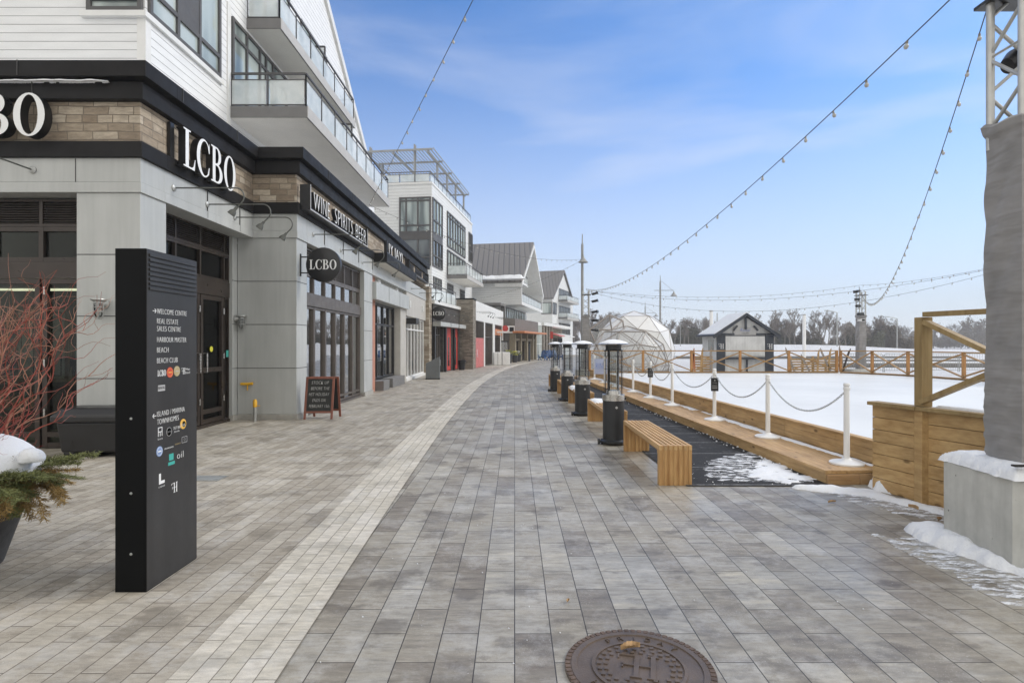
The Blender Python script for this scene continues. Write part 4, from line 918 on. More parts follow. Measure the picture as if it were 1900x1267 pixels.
q = mbT(T6); q.box(-3.2, -1.0, -4.2, -1.4, 5.15, 5.38); q.box(-1.3, -.9, -1.78, -1.4, 0, 5.15); q.build('eaves_slab', M['slab'], B6, True)
tag(snow_heap('roof_snow', 'ragged snow ridge along the lower eave of the nearer gabled roof', [(-6, 54.7), (.9, 53.5), (.95, 54.4), (-6, 55.6)], .5, 3, .16, 7.78, .4, rough=.35), cat='snow')
# second gabled house
B7 = thing('gabled_house', 'smaller far white gabled house with stacked balconies, behind the nearer one', 'house', (6.3, 95, 0))
T7 = frame((6.3, 95), R(19))
L = 14.8
gprism(T7, [(0, 0), (L, 0), (L, 9.3), (L/2, 14.3), (0, 9.3)], -16, 0, 'wall', M['siding_far'], B7)
gprism(T7, [(-.4, 9.05), (L/2, 14.45), (L+.4, 9.05), (L+.4, 9.35), (L/2, 14.8), (-.4, 9.35)], -16, .3, 'roof', M['roof'], B7)
grid(T7, .1, 2.6, 6.6, 8.6, 2, (), parent=B7, fm='frame_grey', gm='winglass_dark', d=.05, ft=.15); grid(T7, .1, 2.6, 3.2, 5.0, 3, (), parent=B7, fm='frame_grey', gm='winglass_dark', d=.05, ft=.15)
T7F = T7 @ Matrix(((0,-1,0,0),(1,0,0,0),(0,0,1,0),(0,0,0,1)))
o = grid(T7F, -1.9, -.1, 6.6, 8.6, 1, (), parent=B7, fm='frame_grey', gm='winglass', d=.05, ft=.15)
for z in (9.2, 6.2, 3.2):
    grid(T7, 4.2, 12.5, z+.05, z+2.1, 7, (), name='balcony_door', parent=B7, fm='frame_grey', gm='winglass_dark', d=.05, ft=.14)
    if z > 4: balcony(T7, 4.0, 13.0, 1.6, z-.3, z, .9, B7)
# ================================================================ skating rink
TR = frame((0, 0), R(-2.6))
ra = lambda s, x, z=0: TR @ Vector((s, x, z))
loop = [ra(6.5, 4.66)[:2], (4.05, 6.3), (4.12, 5.8), (4.72, 4.0), (6.6, 2.4), (11, 1.9), (15.3, 4.5), (16.6, 11), (16.5, 20.9), (16.1, 23.5), (15.7, 24.9), (14.85, 26.1), (3.45, 26.1)]
q = MB(); q.add([(x, y, .27) for x, y in loop], [tuple(range(len(loop)))]); structure(q.build('rink_ice', M['rink'], recalc=False))
PF = thing('boarding_step', 'low worn timber step running along the rink edge under the white chain posts', 'platform', ra(6.5, 4.2)[:], 0)
nseg = 8
for k in range(nseg):
    a = 6.33+k*2.4; b = a+2.4-.005
    q = MB(); q.T = TR
    for i in range(3): q.box(a, b, 3.84+i*.262, 3.84+i*.262+.259, .118, .156)
    o = q.build('deck_board', M['deckwood'], PF, True, bevel=.003)
    q = MB(); q.T = TR; q.box(a, b, 3.845, 3.875, 0, .117); q.build('riser_board', M['boardwood'], PF, True, bevel=.003)
q = MB(); q.T = TR; q.box(6.29, 6.325, 3.85, 4.22, .0, .115); q.build('end_board', M['deckwood_x'], PF, True, bevel=.003)
q = MB(); q.T = TR; q.box(6.29, 6.325, 4.225, 4.62, .0, .115); q.build('end_board', M['deckwood_x'], PF, True, bevel=.003)
RB = thing('rink_board_wall', 'low plank wall along the near side of the rink behind the step', 'wall', ra(6.5, 4.65)[:], 0)
rnd = random.Random(4)
for k in range(8):
    a = 6.28+k*2.44; b = a+2.435
    for i in range(3):
        q = MB(); q.T = TR; cut = a+rnd.uniform(.8, 1.6); z0 = .157+i*.085
        q.box(a, cut-.002, 4.63, 4.665, z0, z0+.083); q.box(cut+.002, b, 4.63, 4.665, z0, z0+.083); q.build('plank', M['boardwood'], RB, True, bevel=.003)
q = MB(); q.T = TR; q.box(6.28, 26, 4.61, 4.72, .413, .437); q.build('cap_rail', M['boardwood'], RB, True, bevel=.004)
def xfence(name, label, pts, zb, zt, plank, post=True, first_open=False, ps=.10, mats=('fencewood', 'railwood')):
    F = thing(name, label, 'fence', (pts[0][0], pts[0][1], 0))
    for i in range(len(pts)-1):
        A = Vector((*pts[i], 0)); B = Vector((*pts[i+1], 0)); d = (B-A).normalized(); ang = math.atan2(d.x, d.y); T = frame((A.x, A.y), ang); L = (B-A).length
        n = max(2, round(zb/plank)); ph = (zb-.04)/n
        for k in range(n):
            q = MB(); q.T = T; q.box(.0, L-.006, .0, .035, k*ph+.0025, (k+1)*ph-.0025); q.build('plank', M['wallwood'] if zb > .5 else M['boardwood'], F, True, bevel=.003)
        q = MB(); q.T = T; q.box(.01, L-.01, -.02, -.004, .01, zb-.045); q.build('dark_gap_sheet', M['bronze2'], F, True)  # added dark sheet behind the planks, keeps their gaps dark
        q = MB(); q.T = T; q.box(0, L-.004, -.04, .11, zb-.038, zb); q.build('cap_rail', M['railwood'] if zb < .5 else M['postwood'], F, True, bevel=.003)
        if i == 0 and first_open: continue
        q = MB(); q.T = T; q.box(ps/2, L-ps/2, .0, .09, zt-.05, zt-.002); q.build('top_rail', M[mats[1]], F, True, bevel=.003)
        q = MB(); q.T = T; q.beam((ps*.4, .03, zt-.1), (L-ps*.4, .03, zb+.05), .045, .085, up=(0,1,0)); q.build('brace', M[mats[1]], F, True)
        q = MB(); q.T = T; q.beam((ps*.4, .075, zb+.05), (L-ps*.4, .075, zt-.1), .045, .085, up=(0,1,0)); q.build('brace', M[mats[1]], F, True)
    for i, p in enumerate(pts):
        if first_open and i == 0: continue
        q = MB(); q.box(p[0]-ps/2, p[0]+ps/2, p[1]-ps/2, p[1]+ps/2, zb+.002, zt-.052 if zb > .5 else zt); q.build('post', M[mats[0]], F, True, bevel=.004)
        if zb > .5: q = MB(); q.box(p[0]-ps/2-.02, p[0]+ps/2-.02, p[1]-ps/2-.03, p[1]+ps/2-.03, 0, zb-.04); q.build('post', M['wallwood'], F, True, bevel=.004)
    return F
xfence('rink_fence', 'tall plank rink wall topped by pale timber X braces, behind the concrete block', [(3.99, 6.3), (4.13, 5.75), (4.64, 4.15), (6.3, 2.5), (8.4, 2.0), (11, 1.9)], .97, 1.92, .135, first_open=True, ps=.11, mats=('postwood', 'postwood'))
xfence('rink_fence', 'orange brown X braced timber fence across the far end of the rink', [(3.45, 26.15), (5.9, 26.15), (8.12, 26.15), (10.36, 26.15), (12.6, 26.15), (14.8, 26.15)], .34, 1.31, .15)
xfence('rink_fence', 'X braced timber fence curving round the far right corner of the rink', [(14.95, 26.1), (15.65, 24.9), (16.25, 23.5), (16.5, 20.9), (16.6, 18.2), (16.6, 15.5), (16.6, 12.8), (16.5, 10), (16.0, 7.3), (15.3, 4.8)], .34, 1.31, .15)
# benches
def bench():
    t = thing('slat_bench', '', 'bench', (1.635, 6.43, 0), 0, 'slatted cedar benches beside the rubber mat')
    q = MB()
    for k in range(7):
        x = k*.0558; q = MB(); q.box(x, x+.036, 0.0, 2.13, .40, .452); q.build('seat_slat', M['benchwood'], t, bevel=.003)
    for y in (0.0, 2.04):
        q = MB()
        for k in range(7):
            x = k*.0558; q.box(x+.001, x+.035, y+.002, y+.09, 0, .3985); 
            if k < 6: q.box(x+.0365, x+.0548, y+.008, y+.085, .0, .45)
        if y == 0: q.box(.002, .37, .0925, .115, .35, .3975)
        q.build('leg', M['benchleg'], t, bevel=.002)
    for k in (1, 5): q = MB(); q.box(.03+k*.0558-.02, .055+k*.0558-.02, .12, 2.03, .34, .398); q.build('rail', M['benchleg'], t)
    return t
b0 = bench(); b0['label'] = 'pale slatted cedar bench nearest the viewer, with snowy mat behind it'
for (x, y, lb) in ((1.56, 9.72, 'slatted cedar bench between the first and second patio heaters'), (1.5, 13.35, 'slatted cedar bench between the second and third patio heaters'), (1.42, 16.3, 'slatted cedar bench between the third and fourth patio heaters'), (1.34, 19.6, 'slatted cedar bench beyond the farthest patio heater')):
    dup(b0, (x, y, 0), R(1.2), lb)
for i, (x, y, lb) in enumerate(((1.74, 11.2, 'crust of snow on the seat of the second bench'), (1.66, 14.7, 'crust of snow on the seat of the third bench'))):
    pass
# patio heaters
def heater():
    t = thing('patio_heater', '', 'patio heater', (1.58, 9.1, 0), 0, 'glass tube patio heaters along the path')
    q = MB(); q.lathe([(0, .03), (.20, .03), (.215, .045), (.215, .065), (.17, .085), (.17, .70), (0, .70)], n=40); q.build('cylinder_base', M['heaterblack'], t, smooth=True)
    q = MB(); q.lathe([(0, .701), (.178, .701), (.178, .795), (.12, .80), (.11, .86), (0, .86)], n=40); q.build('steel_collar', M['steel'], t, smooth=True)
    q = MB(); q.lathe([(.088, .81), (.088, 1.50)], n=28); q.f = q.f[:-2]; q.m = q.m[:-2]; q.build('glass_tube', M['tubeglass'], t, smooth=True, recalc=False)
    q = MB()
    for k in range(4):
        a = R(45+90*k); q.tube([(.15*math.cos(a), .15*math.sin(a), .80), (.15*math.cos(a), .15*math.sin(a), 1.50)], .0055, 6)
    q.build('corner_rod', M['heaterblack'], t, smooth=True)
    q = MB()
    for k in range(36):
        a = R(10*k); q.tube([(.15*math.cos(a), .15*math.sin(a), .80), (.15*math.cos(a), .15*math.sin(a), 1.5)], .0012, 3, caps=False)
    for z in (1.0, 1.2, 1.4): q.tube([(.151*math.cos(R(a)), .151*math.sin(R(a)), z) for a in range(0, 361, 15)], .0022, 4)
    q.build('wire_guard', M['heaterblack'], t)
    q = MB(); q.lathe([(.0, 1.49), (.155, 1.49), (.16, 1.50), (.125, 1.51), (.125, 1.585), (0, 1.585)], n=36); q.build('burner_ring', M['heaterblack'], t, smooth=True)
    q = MB(); q.lathe([(.06, 1.575), (.245, 1.588), (.25, 1.598), (.19, 1.627), (.11, 1.650), (.04, 1.658), (0, 1.66)], n=44); q.build('hood', M['steel'], t, smooth=True)
    q = MB(); q.lathe([(.0, 1.60), (.235, 1.603), (.215, 1.622), (.17, 1.642), (.10, 1.662), (.03, 1.672), (0, 1.673)], n=36); q.build('snow_cap', M['snow'], t, smooth=True)
    q = MB(); q.T = Matrix.Translation((-.21, .0, .045)) @ Matrix.Rotation(R(90), 4, 'Y'); q.lathe([(0, -.04), (.045, -.04), (.045, -.01), (.02, -.008), (.02, .008), (.045, .01), (.045, .04), (0, .04)], n=20); q.build('wheel', M['black'], t, smooth=True)
    q = MB(); q.T = Matrix.Translation((.02, -.171, .60)) @ Matrix.Rotation(R(90), 4, 'X'); q.prism([(-.024,0),(0,-.024),(.024,0),(0,.024)], 0, .003); q.build('badge', M['greylogo'], t)
    q = MB(); q.tube([(.17, -.02, .73), (.195, -.03, .73)], .016, 10); q.build('control_knob', M['black'], t); return t
h0 = heater(); h0['label'] = 'black patio heater nearest the viewer with wire guard and snowy hood'
for (x, y, rz, lb) in ((1.52, 12.75, 5, 'second black patio heater from the viewer, snow on its hood'), (1.48, 16.0, -8, 'third black patio heater from the viewer, partly hidden by the second'), (1.37, 19.2, 12, 'farthest black patio heater at the end of the row')):
    dup(h0, (x, y, 0), R(rz), lb)
# chain posts
def cpost():
    t = thing('chain_post', '', 'stanchion', (4, 6.86, .157), 0, 'white chain posts on the rink step')
    q = MB(); q.lathe([(0, 0), (.19, 0), (.19, .018), (.17, .03), (.09, .045), (.055, .06), (.04, .075), (0, .075)], n=40); q.build('base', M['whiteplastic'], t, smooth=True)
    q = MB(); q.lathe([(0, .076), (.034, .076), (.032, .89), (0, .89)], n=24); q.build('post', M['whiteplastic'], t, smooth=True)
    q = MB(); q.lathe([(0, .891), (.037, .891), (.041, .905), (.034, .925), (.026, .928), (.036, .94), (.038, .955), (.028, .972), (0, .98)], n=24); q.build('cap', M['whiteplastic'], t, smooth=True); return t
p0 = cpost(); PX = [(ra(s, xx)[:2]) for s, xx in ((6.67, 4.31), (8.63, 4.32), (10.62, 4.28), (13.2, 4.31), (15.08, 4.33), (16.95, 4.34), (19.0, 4.32), (21.0, 4.3), (23.0, 4.3))]
names = ['nearest the viewer at the end of the step', 'second from the viewer', 'third from the viewer, with a small black notice', 'fourth from the viewer', 'fifth from the viewer', 'sixth from the viewer with a black notice', 'seventh from the viewer', 'beside the blue banner', 'farthest along the step']
names = ['nearest the viewer at the end of the step', 'second from the viewer', 'third from the viewer, with a small black notice', 'fourth from the viewer', 'fifth from the viewer, with a black notice', 'sixth from the viewer', 'seventh from the viewer', 'eighth, by the blue banner', 'farthest along the step']
for i, (x, y) in enumerate(PX):
    o = p0 if i == 0 else dup(p0, (x, y, .157)); o.location = (x, y, .157); o['label'] = 'white chain post on round base, ' + names[i]
def link(mb, c, t, up, L, W, r):
    t = t.normalized(); s = t.cross(up).normalized(); pts = []
    for k in range(10):
        a = 2*math.pi*k/10; pts.append(c + t*(math.cos(a)*L/2) + s*(math.sin(a)*W/2))
    mb.tube(pts+[pts[0]], r, 5, caps=False)
for i in range(len(PX)-1):
    A = Vector((*PX[i], 1.02)); B = Vector((*PX[i+1], 1.02)); n = 56 if i < 3 else 44
    t = thing('barrier_chain', 'pale grey chain sagging between the %s chain posts' % (['first and second', 'second and third', 'third and fourth', 'fourth and fifth', 'fifth and sixth', 'sixth and seventh', 'seventh and eighth', 'eighth and last'][i]), 'chain', A[:], 0, 'chains between the white posts')
    d = (B-A).normalized(); q = MB(); A2 = A+d*.035; B2 = B-d*.035
    P = lambda f: A2.lerp(B2, f)-A - Vector((0, 0, .33*4*f*(1-f)))
    for k in range(n):
        f = (k+.5)/n; tt = P(f+.01)-P(f-.01); up = Vector((0,0,1)) if k % 2 else d.cross(Vector((0,0,1))); link(q, P(f), tt, up, (B-A).length/n*1.5, .022, .0035)
    q.build('links', M['galv'], t, smooth=True)
for i in (2, 4):
    x, y = PX[i]; s = thing('notice_board', 'small black notice hung on the %s white chain post' % ('third' if i == 2 else 'fifth'), 'sign', (x-.015, y-.06, .83), R(-4))
    q = MB(); q.box(-.07, .07, 0, .008, -.12, .13); q.build('board', M['black'], s, bevel=.004)
    q = MB(); q.box(-.045, .045, -.002, -.0005, -.02, -.014); q.box(-.045, .045, -.002, -.0005, -.07, -.062); q.box(-.01, .01, -.002, -.0005, .07, .095); q.build('rule', M['greylogo'], s)
    text('lettering', 'RINK', .07, .022, M['greylogo'], s, (0, -.001, .025), ROT_FRONT, .001); text('lettering', 'CLOSED', .10, .022, M['greylogo'], s, (0, -.001, -.052), ROT_FRONT, .001)
s = thing('banner_board', 'pale lilac board with blue letters by the far end of the step', 'sign', (3.33, 21.6, .155))
q = MB(); q.box(-.30, .17, 0, .03, .30, .88); q.build('board', M['lilac'], s); q = MB(); q.box(.18, .22, 0, .04, .02, .98); q.build('post', M['whiteplastic'], s)
text('lettering', 'RINK', .36, .22, M['bannerblue'], s, (-.06, -.002, .50), ROT_FRONT, .003)

# ================================================================ light towers
def truss_tower(loc, label, top, ftop, seed, gap=.0):
    t = thing('lighting_tower', label, 'tower', loc, 0, 'fabric wrapped truss towers round the rink'); W = .14; rr = .028
    for i, (sx, sy) in enumerate(((-1,-1), (1,-1), (1,1), (-1,1))):
        q = MB(); q.tube([(sx*W, sy*W, ftop-.2), (sx*W, sy*W, top)], rr, 12); q.build('chord', M['alu'], t, smooth=True)
    k = 0; z = ftop-.35
    while z < top-.1:
        for (a, b) in (((-W,-W), (W,-W)), ((W,-W), (W,W)), ((W,W), (-W,W)), ((-W,W), (-W,-W))):
            q = MB(); fl = k % 2; p0_, p1_ = (a, b) if fl else (b, a); q.tube([(p0_[0], p0_[1], z+.02), (p1_[0], p1_[1], min(z+.27, top))], .014, 8); q.build('diagonal', M['alu'], t, smooth=True)
        if k % 2:
            q = MB(); q.tube([(-W, -W, z), (-W, W, z)], .010, 6); q.tube([(W, -W, z), (W, W, z)], .010, 6); q.build('crossbar', M['alu'], t, smooth=True)
        z += .29; k += 1
    q = MB(); q.box(-.19, .24, -.19, .24, top-.19, top-.165); q.build('top_plate', M['black'], t)
    rnd = random.Random(seed); q = MB(); n = 56; rings = 110; zb = .0; H = ftop-zb; vs = []; fs = []
    for r_ in range(rings+1):
        z = zb+H*r_/rings; f = r_/rings
        for k in range(n):
            a = 2*math.pi*k/n; ca, sa = math.cos(a), math.sin(a); m = max(abs(ca), abs(sa)); R0 = .168/(m**.86)
            w = .006*math.sin(z*5+a*2+seed)+.009*math.sin(z*12-a*4+1.5*math.sin(z*2.3))*(.5+.5*math.sin(z*3+a))+.006*abs(math.sin(z*10-a*3.0+1))**.5
            bunch = max(0, 1-f*3.2); w += bunch*(.006*math.sin(z*58+1.5*math.sin(a*3+z*4))+.004*math.sin(z*97+a*2))
            fl = .03*max(0, (f-.955)/.045)**.5-(.03 if f > .993 else 0)+.012*max(0, 1-f*14)
            slant = .035*math.sin(a+.6)*max(0, (f-.93)/.07)
            RR = R0+w+fl; vs.append((RR*ca, RR*sa, z+slant+.012*math.sin(a*4+z*7)))
    for r_ in range(rings):
        for k in range(n): a = r_*n+k; b = r_*n+(k+1) % n; fs.append((a, b, b+n, a+n))
    q.add(vs, fs); q.build('fabric_sleeve', M['fabric'], t, smooth=True, recalc=False); return t
tw = truss_tower((3.84, 4.285, .68), 'truss tower wrapped in creased grey fabric on the big concrete block at right edge', 3.75, 2.62, 1)
dup(tw, (3.36, 26.9, .35), 0, 'grey wrapped truss tower with stacked black spotlights behind the farthest heaters')
dup(tw, (16.55, 27.2, .35), 0, 'grey wrapped truss tower behind the far fence, right of the small shed'); dup(tw, (15.9, 18.6, .35), 0, 'grey wrapped truss tower on the right of the rink, mostly hidden by the near one')
def cblock(loc, sx, sy, h, label):
    t = MB(); c = .05; poly = [(0+c,0),(sx-c,0),(sx,c),(sx,sy-c),(sx-c,sy),(c,sy),(0,sy-c),(0,c)]; t.prism(poly, 0, h-.03)
    b = len(t.v); t.add([(x, y, h-.03) for x, y in poly]+[(sx/2+(x-sx/2)*.94, sy/2+(y-sy/2)*.93, h) for x, y in poly], [(k, (k+1) % 8, (k+1) % 8+8, k+8) for k in range(8)]+[tuple(range(8, 16))])
    o = t.build('concrete_block', M['conc']); o.location = loc; tag(o, label, 'concrete block', 'concrete ballast blocks'); return o
cblock((3.50, 3.95, 0), .95, .74, .67, 'large pitted grey concrete block with snow on top, at the right edge')
cblock((2.9, 26.6, 0), .9, .7, .4, 'low concrete block under the tower behind the farthest heaters'); cblock((16.0, 26.9, 0), 1.1, .8, .4, 'low concrete block under the tower behind the far rink fence')
t = thing('steel_plate', 'black steel base plate lying in the snow on the concrete block', 'plate', (3.72, 4.04, .745)); q = MB(); q.box(-.24, .3, -.09, -.05, 0, .012); q.build('bar', M['black'], t)
def spot(loc, rz, tilt, label, white=False):
    t = thing('stage_light', label, 'stage light', loc, rz, 'stage lights on the towers'); t.scale = (.7,)*3
    q = MB(); q.T = Matrix.Rotation(tilt, 4, 'X'); q.box(-.13, .13, -.22, .12, -.07, .07); q.box(-.15, .15, -.30, -.22, -.09, .09)
    q.build('housing', M['black'] if not white else M['whiteplastic'], t, bevel=.015)
    q = MB(); q.T = Matrix.Rotation(tilt, 4, 'X'); q.box(-.12, .12, -.304, -.301, -.07, .07); q.build('lens', M['tubeglass'], t)
    q = MB(); q.beam((-.15, 0, 0), (-.15, .16, .02), .02, .03); q.beam((.15, 0, 0), (.15, .16, .02), .02, .03); q.beam((-.16, .16, .02), (.16, .16, .02), .02, .03); q.build('yoke', M['black'], t); return t
ords = ['topmost', 'second', 'third', 'fourth', 'lowest']
for k, z in enumerate((3.95, 3.6, 3.1, 2.7, 2.25)): spot((3.72, 26.75, z), R(75-8*k), R(-16+5*k), 'black stage light on the tower behind the heaters, %s of five' % ords[k])
for k, z in enumerate((4.1, 3.72, 3.4, 3.02, 2.72)): spot((16.25+.1*(k > 2), 26.95, z), R(-60+18*k), R(12-3*k), ('black stage light on the tower behind the far fence, %s of four' % ords[k]) if k < 4 else 'pale stage light hanging lowest on the tower behind the far fence', k == 4)
for k, z in enumerate((4.05, 3.75, 3.2)): spot((15.55, 18.4, z), R(-70+20*k), R(10-20*k), 'black stage light peeking past the near fabric tower, %s of three' % ['top', 'middle', 'bottom'][k])

t = thing('par_can', 'black domed spotlight behind the near truss tower just under its top', 'stage light', (4.03, 4.52, 3.86)); q = MB(); q.T = Matrix.Rotation(R(65), 4, 'Y'); q.lathe([(0, -.14), (.06, -.13), (.10, -.06), (.11, .10), (.12, .11), (0, .11)], n=24); q.build('can', M['black'], t, smooth=True)
q = MB(); q.tube([(0, -.12, -.05), (-.02, -.13, -.25), (0, -.12, -.42), (.03, -.12, -.3)], .006, 6); q.build('cable', M['black'], t, smooth=True)

# ================================================================ festoon lights
bulb_me = None
def strand(label, A, B, sag, n, sc_=1.0, grp='strings of festoon bulbs'):
    global bulb_me
    A = Vector(A); B = Vector(B); t = thing('light_string', label, 'string lights', A[:], 0, grp)
    P = lambda f: A.lerp(B, f)-A-Vector((0, 0, sag*4*f*(1-f)))
    q = MB(); q.tube([P(k/40) for k in range(41)], .0052*sc_, 5); q.build('wire', M['wire'], t, smooth=True)
    if bulb_me is None:
        q = MB(); q.lathe([(0, .0), (.014, 0), (.017, -.035), (0, -.035)], n=8, m=0); q.lathe([(0, -.035), (.014, -.036), (.028, -.06), (.030, -.075), (.018, -.10), (0, -.105)], n=10, m=1)
        o = q.build('bulb', [M['socket'], M['bulb']], t, smooth=True); bulb_me = o.data; bpy.data.objects.remove(o)
    rn = random.Random(n)
    for k in range(n):
        f = (k+.5)/n; o = bpy.data.objects.new('bulb', bulb_me); C.objects.link(o); o.parent = t; o.location = P(f); o.rotation_euler = (rn.uniform(-.3, .3), rn.uniform(-.3, .3), 0); o.scale = (sc_*.66,)*3
strand('festoon string from the near tower top curving to the tower behind the heaters', (3.27, 3.35, 4.31), (3.36, 26.8, 4.2), .79, 42)
strand('festoon string dropping from the near tower to the tower behind the far fence', (3.56, 3.85, 5.06), (16.4, 27.1, 4.35), 1.83, 52)
strand('festoon string rising overhead from the shop cornice, upper left of the sky', (-4.32, 16.9, 5.72), (4.08, -4.9, 6.1), .05, 40)
strand('festoon string from the shop cornice across to the tall lamp post', (-4.32, 16.9, 5.72), (3.33, 27.9, 5.75), .55, 30)
strand('festoon string from the tall lamp post down to the stone pier shop', (3.33, 27.9, 5.72), (-2.5, 41, 4.9), .30, 24)
strand('festoon string nearly level along the far end of the rink', (3.4, 26.9, 4.15), (16.5, 27.2, 4.4), .45, 26)
strand('festoon string from the heaters tower to the right hand tower, upper of the pair', (3.4, 26.9, 4.15), (15.8, 18.6, 4.1), .75, 30)
strand('festoon string sagging lowest over the rink, between the heaters tower and right hand tower', (3.4, 26.8, 4.1), (15.8, 18.5, 4.0), 1.15, 30)
strand('short festoon string joining the far fence tower and the right hand tower', (16.5, 27.2, 4.4), (15.85, 18.6, 4.15), .12, 14)
# lamp posts
def lamp_post(loc, H, armlen, ang, label, lz, shade=.24):
    t = thing('lamp_post', label, 'street lamp', loc, ang, 'bell shaded lamp posts')
    q = MB(); q.tube([(0,0,0), (0,0,.5), (0,0,.51), (0,0,H*.80), (0,0,H*.93), (0,0,H*.931), (0,0,H)], [.11, .10, .075, .065, .06, .03, .022], 12); q.build('pole', M['polegrey'], t, smooth=True)
    q = MB(); q.tube([(-.45, 0, lz+.35), (armlen, 0, lz+.35), (armlen, 0, lz+.22)], .022, 8); q.tube([(0, 0, lz+1.1), (armlen*.9, 0, lz+.36)], .012, 6); q.build('arm', M['polegrey'], t, smooth=True)
    q = MB(); q.lathe([(0, .26), (.05, .25), (.06, .16), (.12, .10), (.17, .02), (shade, -.04), (shade, -.07), (.15, -.03), (0, .05)], (armlen, 0, lz), 24); q.build('lamp_shade', M['polegrey'], t, smooth=True)
lamp_post((3.33, 28, 0), 7.0, .35, R(-90), 'tall grey lamp post with bell shade facing the viewer, beside the spotlights tower', 5.62)
lamp_post((10.75, 42, 0), 6.65, 1.0, 0, 'grey lamp post with bell shade to its right, rising behind the white dome', 5.2)
lamp_post((15.6, 68, 0), 6.6, 1.3, 0, 'distant lamp post with bell shade just above the white dome', 4.95, .34)
lamp_post((33.5, 115, 0), 6.6, 1.6, 0, 'tiny distant lamp post against the trees left of the shed', 5.0, .4)
for (x, y, h, lb) in ((68, 120, 8.2, 'thin bracket street light far off above the trees, right of the second white pile'), (82, 122, 7.0, 'thin bracket street light far off, right of the far fence tower'), (42, 118, 8.0, 'thin bare pole far off behind the shed roof')):
    t = thing('street_light', lb, 'street lamp', (x, y, 0)); q = MB(); q.tube([(0,0,0), (0,0,h)], .12, 6); q.build('pole', M['galv'], t)
    if 'bracket' in lb: q = MB(); q.tube([(0,0,h), (-1.8, 0, h+.4)], .08, 6); q.box(-2.6, -1.8, -.15, .15, h+.35, h+.5); q.build('arm', M['galv'], t)

# ================================================================ domes
def dome(loc, rad, cutz, label, mat, seed, strut=.03, sub=1, scz=1.0, name='geodesic_dome', rot=0, door=None, cover=.992):
    bm = bmesh.new(); bmesh.ops.create_icosphere(bm, subdivisions=sub+1, radius=rad)
    bmesh.ops.bisect_plane(bm, geom=bm.verts[:]+bm.edges[:]+bm.faces[:], plane_co=(0,0,cutz), plane_no=(0,0,-1), clear_outer=True)
    for v in bm.verts: v.co.z = (v.co.z-cutz)*scz
    t = thing(name, label, 'dome', loc, rot)
    q = MB()
    for e in bm.edges: q.tube([e.verts[0].co[:], e.verts[1].co[:]], strut, 6)
    q.build('strut_frame', M['strut'], t)
    fl = [f for f in bm.faces if not (door and door(f.calc_center_median()))]
    q = MB()
    for f in fl: q.add([(v.co*cover)[:] for v in f.verts], [tuple(range(len(f.verts)))])
    q.build('vinyl_cover', M[mat], t, recalc=False); bm.free(); return t
dome((7.55, 36.0, 0), 2.55, -1.2, 'big white vinyl covered geodesic dome, rear of the two left of the shed', 'domecloth', 1, .014, 1, .98, rot=R(12), cover=.998)
dome((6.1, 31.0, 0), 2.3, -.5, 'clear panelled geodesic dome with brown struts, front of the two', 'domeclear', 2, .022, 1, .92, rot=R(28))
t = thing('dome_porch', 'pointed timber framed entrance tent at the left side of the white domes', 'tent', (5.0, 32.6, 0))
A_, B_, C_, D_ = (.42, .0, 3.25), (-.75, -.3, 2.4), (.62, .3, 2.42), (1.5, 1.6, 3.0); E_, F_ = (-.75, -.3, 0), (.3, -.5, 0)
for a_, b_ in ((A_, B_), (A_, C_), (A_, D_), (B_, C_), (B_, E_), (B_, F_), (C_, F_), (C_, D_), (D_, (1.9, 1.8, 0))): q = MB(); q.tube([a_, b_], .045, 6); q.build('frame_pole', M['strut'], t)
q = MB(); q.add([A_, B_, C_, D_, E_, F_], [(0,1,2), (0,2,3), (1,4,5), (1,5,2)]); q.build('vinyl_panel', M['domeclear'], t, recalc=False)
# ================================================================ shed
SH = thing('rental_shed', 'small white boarded shed with dark slate trim and snowy gable roof beyond the rink', 'shed', (11.75, 29, 0))
w2 = 1.45
q = MB(); q.box(-w2, w2, .05, 2.2, 0, 2.1); q.T = Matrix(((1,0,0,0),(0,0,1,0),(0,1,0,0),(0,0,0,1))); q.prism([(-w2, 2.1), (w2, 2.1), (0, 3.0)], .06, 2.19); q.T = None; q.build('wall', M['shedpanel'], SH)
for sx in (-1, 1):
    q = MB(); q.box(min(sx*w2, sx*(w2-.42)), max(sx*w2, sx*(w2-.42)), -.02, .045, 0, 2.05); q.build('dark_panel', M['shedtrim'], SH)
    q = MB(); q.beam((sx*(w2+.22), -.18, 1.93), (0, -.18, 3.08), .10, .16, up=(0,1,0)); q.build('barge_board', M['shedtrim'], SH)
    q = MB(); q.beam((sx*.62, -.06, 2.28), (sx*.42, -.06, 2.52), .06, .10, up=(0,1,0)); q.build('brace', M['shedtrim'], SH)
    q = MB(); q.box(min(sx*w2, sx*.55), max(sx*w2, sx*.55), -.03, .04, 2.06, 2.14); q.build('tie_board', M['shedtrim'], SH)
    q = MB(); q.T = Matrix.Translation((sx*(w2-.21)-.09, -.022, 1.35)) @ Matrix.Rotation(R(90), 4, 'X'); monogram(q, .26, .01); q.build('monogram', M['letterwhite'], SH)
q = MB(); q.box(-1.0, 1.0, -.015, .045, .98, 2.0); q.build('serving_hatch', M['shedpanel'], SH)
q = MB(); q.box(-1.0, 1.0, -.03, -.016, 2.0, 2.03); q.build('hatch_bar', M['shedtrim'], SH); q = MB(); q.box(-1.02, 1.02, -.3, .04, .82, .92); q.build('counter', M['shedtrim'], SH); q = MB(); q.box(.05, .13, -.03, .03, 0, .8); q.build('counter_leg', M['shedtrim'], SH)
q = MB(); q.beam((0, -.08, 2.95), (0, -.08, 2.35), .10, .06); q.build('king_post', M['shedtrim'], SH)
